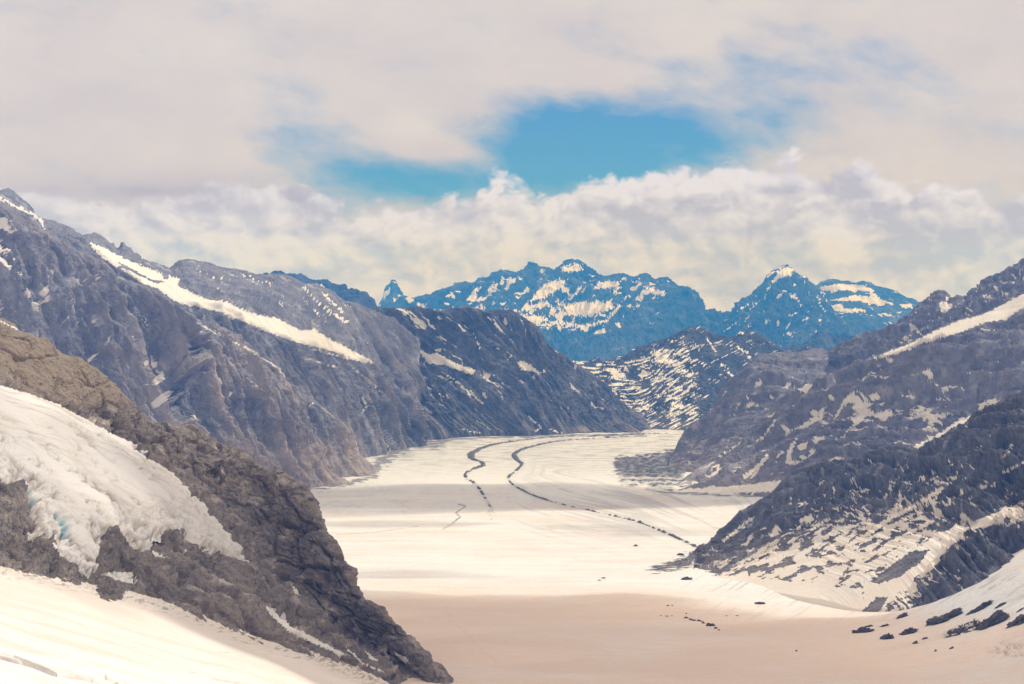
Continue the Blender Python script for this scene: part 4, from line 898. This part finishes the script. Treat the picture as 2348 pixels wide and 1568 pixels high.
moraine('medial_moraine', 'dark right moraine line curving across the glacier from the spur',
        [(1612, 1262), (1570, 1242), (1520, 1220), (1460, 1196), (1380, 1177), (1300, 1159), (1230, 1139), (1190, 1120), (1170, 1106), (1165, 1096), (1176, 1085), (1190, 1073), (1196, 1065), (1185, 1055), (1178, 1045), (1187, 1036), (1222, 1024), (1290, 1011), (1380, 1005), (1460, 1001)],
        [14, 13, 12, 10, 9, 9, 10, 11, 12, 12, 14, 17, 22, 27, 30, 27, 23, 20, 19, 18], [0.6, 0.6, 0.55, 0.62, 0.8, 0.75, 0.6, 0.6, 0.65, 0.65, 0.5, 0.3, 0.1, 0, 0, 0, 0.05, 0.3, 0.4, 0.6], 111)
moraine('medial_moraine', 'thin far moraine strip near the glacier bend', [(1350, 1001), (1400, 998), (1460, 996), (1530, 994)], [20, 30, 26, 14], [0.4, 0, 0.1, 0.7], 121)

# ------------------------------------------------------------------ boulders and rock outcrops
M_BOULDER = ground_material('boulder_rock', (0.13, 0.122, 0.128), (0.28, 0.255, 0.25), (0.18, 0.14, 0.11), 0.9, dust=0.5)
def ico(sub):
    import bmesh
    bm = bmesh.new(); bmesh.ops.create_icosphere(bm, subdivisions=sub, radius=1.0)
    V = np.array([q.co[:] for q in bm.verts]); Fc = np.array([[q.index for q in f.verts] for f in bm.faces]); bm.free(); return V, Fc
ICO = {k_: ico(k_) for k_ in (2, 3, 4, 5)}
def rock(name, label, cat, vx, vy, wpx, hpx, seed, sub=5, group=None, snow=0.0, depth=None, tilt=0.0, tall=0.25):
    W = ground_at(vx, vy); m = W[1] / FV
    V, Fc = ICO[sub]; V = V.copy()
    w = wpx * m / 2; g_ = hpx * m / 2
    V = V * (1 + 0.6 * fbm3(V * 1.5 + seed * 7.1, 4, 0.6, seed)[:, None])
    dep = depth if depth else max(g_ * 2.2, w * 0.45)
    Q = V * np.array([w, dep, g_ * (1 + tall)])
    Q[:, 2] += 0.25 * w * tilt * V[:, 0]
    sc = max(w * 0.35, 1.0)
    Q = Q + V * ((ridge3(Q / sc + seed * 3.3, 5, 0.6, seed) - 0.62) * sc * 1.0)[:, None]
    Q[:, :2] += W[:2]; gz = glacier_z(Q[:, 0], Q[:, 1])
    Q[:, 2] = gz + Q[:, 2] - g_ * 0.15
    Q[:, 2] = np.maximum(Q[:, 2], gz - 3 - g_ * 0.3)
    lo = Q - W
    me = bpy.data.meshes.new(name); me.from_pydata(lo.tolist(), [], Fc.tolist()); me.update()
    me.polygons.foreach_set('use_smooth', np.full(len(Fc), False))
    at = me.color_attributes.new('cover', 'FLOAT_COLOR', 'POINT'); cm = np.zeros((len(Q), 4), np.float32)
    if snow: cm[:, 0] = sm(0.2, 0.5, fbm3(Q / (w * 0.35), 4, 0.6, seed + 5) + snow)
    at.data.foreach_set('color', cm.ravel()); me.materials.append(M_BOULDER)
    ob = bpy.data.objects.new(name, me); COL.objects.link(ob); ob.location = W
    ob['label'] = label; ob['category'] = cat
    if group: ob['group'] = group
    return ob
OG = 'rock outcrops on the right snow slope'
for i, (n_, a) in enumerate([
    ('long low brown outcrop on the snow below the dark spur', (2158, 1424, 78, 22, 0.5)), ('wide dark outcrop with a snow hole in its middle', (2207, 1448, 78, 26, 0.2)),
    ('dark outcrop at the right edge of the picture, upper of two', (2272, 1432, 66, 26, 0.4)), ('largest right edge outcrop running out of the picture', (2345, 1424, 60, 26, 0.5)),
    ('slanting narrow outcrop above the row of outcrops', (2240, 1400, 54, 13, 0.9)), ('rounded dark outcrop leftmost of the blocky pair', (2034, 1464, 28, 18, 0.2)), ('blocky outcrop beside the rounded one', (2081, 1452, 34, 17, 0.4)),
    ('thin dark outcrop at the left end of the row', (1974, 1450, 46, 12, 0.5)), ('small flat outcrop just above the left end of the row', (1990, 1437, 18, 5, 0.3)), ('slanting sliver of rock close under the icy tongue', (2066, 1416, 26, 10, 1.0)), ('thin flat outcrop above the blocky pair of outcrops', (2026, 1436, 18, 5, 0.3)), ('thin sliver at the top right above the outcrop row', (2292, 1390, 26, 5, 0.5)), ('dark scrap of rock at the right edge above the largest outcrop', (2338, 1400, 16, 5, 0.3)), ('small slanting scrap below the wide outcrop', (2180, 1487, 10, 5, 0.8))]):
    rock('rock_outcrop', n_, 'outcrop', *a[:4], seed=200 + i, tilt=a[4], group=OG, snow=0.25 if i == 1 else 0.0)
for i, (n_, a) in enumerate([
    ('flat dark outcrop alone in the bright snow below the spur toe', (1574, 1329, 26, 6)), ('flat dark rock alone on the tan snow at centre right', (1742, 1385, 20, 6)), ('largest dark boulder of the row on the tan snow', (1628, 1435, 20, 8)),
    ('small twin boulder on the bright snow left of the moraine', (1457, 1252, 10, 4)), ('small dark stone on the bright snow near the centre', (1383, 1326, 9, 3.5)), ('small stone left of the twin stones on bright snow', (1374, 1331, 6, 2.5)),
    ('dark stone left of the boulder row on tan snow', (1531, 1389, 6, 3)), ('tiny stone right beside the dark stone on tan snow', (1541, 1388.5, 4, 2.2)), ('single dark boulder in the lower right snow', (1825, 1493, 5, 3)), ('single dark boulder under the outcrop row', (2144, 1493, 6, 4)),
    ('small flat stone far right under the outcrop row', (2120, 1465, 14, 4)), ('small slanting stone under the blocky outcrop', (2098, 1475, 12, 6)), ('low flat stone beside the reddish snow patch', (1560, 1273, 16, 5))]):
    rock('boulder', n_, 'boulder', *a, seed=230 + i, sub=4 if a[2] > 9 else 3, tall=0.7)
ORD = ['first', 'second', 'third', 'fourth', 'fifth', 'sixth']
row = [(1573, 1417, 9, 4), (1583, 1421, 8, 4), (1590, 1423, 9, 4), (1601, 1424, 8, 3.5), (1607, 1425, 6, 3), (1612, 1429, 8, 4), (1640, 1441, 8, 3.5), (1648, 1445, 5, 3)]
names = [f'{w} boulder from the left in the row on the tan snow' for w in ORD] + ['small boulder just right of the largest boulder in the row', 'last tiny boulder at the right end of the row']
for i, (a, n_) in enumerate(zip(row, names)):
    rock('boulder', n_, 'boulder', *a, seed=260 + i, sub=3, group='boulders in a row on the tan snow', tall=0.8)
row = [(1515, 1412, 5, 2), (1528, 1413, 8, 2.4), (1540, 1412, 5, 2), (1573, 1407, 6, 2), (1665, 1412, 5, 2), (1690, 1412, 8, 2)]
names = ['tiny stone leftmost of the three behind the boulder row', 'flat stone in the middle of the three behind the boulder row', 'tiny stone rightmost of the three behind the boulder row', 'tiny lone stone just above the start of the boulder row', 'tiny stone right of the boulder row, left one of two', 'flat stone right of the boulder row, right one of two']
for i, (a, n_) in enumerate(zip(row, names)):
    rock('boulder', n_, 'boulder', *a, seed=280 + i, sub=2, group='scattered stones behind the boulder row', tall=0.6)

# ------------------------------------------------------------------ clouds overhead: they shade parts of the valley
def cloud_material(name, dens):
    m = bpy.data.materials.new(name); m.use_nodes = True; nt = m.node_tree; nt.nodes.clear()
    pv = nt.nodes.new('ShaderNodeVolumePrincipled'); pv.inputs['Color'].default_value = (0.98, 0.98, 0.98, 1); pv.inputs['Density'].default_value = dens; pv.inputs['Density Attribute'].default_value = ''
    pv.inputs['Absorption Color'].default_value = (1, 1, 1, 1)
    o_ = nt.nodes.new('ShaderNodeOutputMaterial'); nt.links.new(pv.outputs[0], o_.inputs['Volume']); return m
M_CLOUD = cloud_material('cloud', 0.0036)
def shade_cloud(foot, alt, seed, thick=220.0, edge=0.35):
    """a flat ragged cloud whose shadow falls on the ground outline foot (world x, y, z)"""
    F_ = np.array(foot, float); t = (alt - F_[:, 2]) / SUND[2]; C_ = F_ + SUND * t[:, None]
    c0 = C_[:, :2].mean(0); poly = (C_[:, :2] - c0); ext = np.abs(poly).max(0) * 1.25
    n = 90; gx, gy = np.meshgrid(np.linspace(-ext[0], ext[0], n), np.linspace(-ext[1], ext[1], n))
    pts = np.stack([gx, gy], -1); R_ = np.abs(ext).mean()
    d = dline(pts, poly.tolist(), True); s = np.where(inpoly(pts, poly.tolist()), d, -d) / R_ + 0.16 * fbm2(gx / (R_ * 0.4) + seed, gy / (R_ * 0.4), 5, 0.55, seed)
    h = thick * sm(0.0, edge, s); keep = s > 0.0
    up = np.stack([gx, gy, h * (0.8 + 0.4 * fbm2(gx / (R_ * .2), gy / (R_ * .2), 3, 0.5, seed + 2)) + 0.5], -1); dn = np.stack([gx, gy, -h * 0.35 - 0.5], -1)
    idx = np.arange(n * n).reshape(n, n); q = np.stack([idx[:-1, :-1], idx[:-1, 1:], idx[1:, 1:], idx[1:, :-1]], -1)
    k_ = keep[:-1, :-1] & keep[:-1, 1:] & keep[1:, 1:] & keep[1:, :-1]; q = q[k_]
    faces = np.concatenate([q, q[:, ::-1] + n * n])
    # stitch the rim so that the cloud is closed
    ed = {}
    for f in q:
        for a_, b_ in zip(f, np.roll(f, -1)): ed[(a_, b_)] = 1
    rim = [(b_, a_, a_ + n * n, b_ + n * n) for (a_, b_) in ed if (b_, a_) not in ed]
    faces = np.concatenate([faces, np.array(rim)])
    V = np.concatenate([up.reshape(-1, 3), dn.reshape(-1, 3)]); us = np.unique(faces); re = np.full(len(V), -1); re[us] = np.arange(len(us))
    me = bpy.data.meshes.new('cloud'); me.from_pydata(V[us].tolist(), [], re[faces].tolist()); me.update(); me.materials.append(M_CLOUD)
    ob = bpy.data.objects.new('cloud', me); COL.objects.link(ob); ob.location = (c0[0], c0[1], alt); ob['kind'] = 'stuff'; ob['label'] = 'ragged fair weather cloud drifting above the glacier'
    return ob
def gp(*pts): return [tuple(ground_at(a, b)) for a, b in pts]
def sp(*pts): return [tuple(unp(p)) for p in pts]
CLOUDS = [
    # foreground basin, from the tan snow under the camera to the bright edge half way
    (gp((500, 1348), (900, 1352), (1200, 1350), (1450, 1362), (1700, 1385), (1900, 1410), (2200, 1340), (2700, 1350), (2700, 1700), (1500, 1700), (700, 1700), (500, 1500)), 1500, 301, 0.14, 480.0),
    # the near spur's lower face and the strip of snow under it
    (sp((300, 990, 2200), (560, 1030, 2400), (760, 1200, 2400), (1000, 1530, 2000), (960, 1575, 1880), (800, 1560, 1700), (600, 1500, 1500), (400, 1440, 1370), (200, 1370, 1330), (60, 1330, 1300), (150, 1200, 1600), (300, 1150, 1900)), 1300, 302, 0.12),
    # thin unseen cloud, added to dim the sun on the hanging glacier
    (sp((-200, 800, 1900), (100, 880, 1950), (330, 1000, 2100), (560, 1250, 2150), (560, 1330, 1900), (330, 1290, 1700), (150, 1280, 1550), (-200, 1000, 1550)), 1300, 309, 0.3, 110.0),
    # thin streaks over the bright middle of the glacier
    (gp((650, 1195), (950, 1188), (1150, 1200), (1050, 1212), (750, 1210)), 1500, 306, 0.3, 150.0),
    (gp((820, 1300), (1000, 1306), (1200, 1322), (1050, 1332), (780, 1325)), 1500, 307, 0.3, 150.0),
    (gp((1250, 1185), (1500, 1205), (1750, 1200), (1900, 1180), (1700, 1230), (1450, 1240), (1250, 1215)), 1500, 308, 0.3, 130.0),
    # belt across the middle of the glacier
    (gp((700, 1108), (1000, 1110), (1400, 1116), (1800, 1130), (1950, 1150), (1500, 1160), (1200, 1165), (900, 1150), (700, 1130)), 1700, 303, 0.10, 1200.0),
    # dark ridge at the bend
    (sp((700, 690, 9500), (950, 705, 11300), (1240, 780, 12000), (1400, 900, 12100), (1250, 960, 11300), (1000, 950, 10600), (880, 990, 9900), (760, 900, 8400), (600, 780, 7700)), 1900, 305, 0.25),
]
for ft, alt, sd_, ed_, *th in CLOUDS: shade_cloud(ft, alt, sd_, edge=ed_, thick=th[0] if th else 220.0)

# ------------------------------------------------------------------ haze: the air itself
def haze():
    m = bpy.data.materials.new('haze'); m.use_nodes = True; nt = m.node_tree; nt.nodes.clear()
    pv = nt.nodes.new('ShaderNodeVolumePrincipled')
    pv.inputs['Color'].default_value = (0.035, 0.295, 1.0, 1); pv.inputs['Absorption Color'].default_value = (1, 1, 1, 1)
    pv.inputs['Density Attribute'].default_value = ''; pv.inputs['Density'].default_value = 4.7e-5; pv.inputs['Anisotropy'].default_value = 0.0
    o_ = nt.nodes.new('ShaderNodeOutputMaterial'); nt.links.new(pv.outputs[0], o_.inputs['Volume'])
    x0, x1, y0, y1, z0, z1 = -13000, 13000, -1500, 41000, -3600, 520
    V = [(x, y, z) for z in (z0, z1) for y in (y0, y1) for x in (x0, x1)]
    me = bpy.data.meshes.new('haze'); me.from_pydata(V, [], [(0, 2, 3, 1), (4, 5, 7, 6), (0, 1, 5, 4), (2, 6, 7, 3), (0, 4, 6, 2), (1, 3, 7, 5)]); me.update(); me.materials.append(m)
    ob = bpy.data.objects.new('haze', me); COL.objects.link(ob); ob['kind'] = 'stuff'; ob['label'] = 'pale blue haze filling the valley air'
haze()
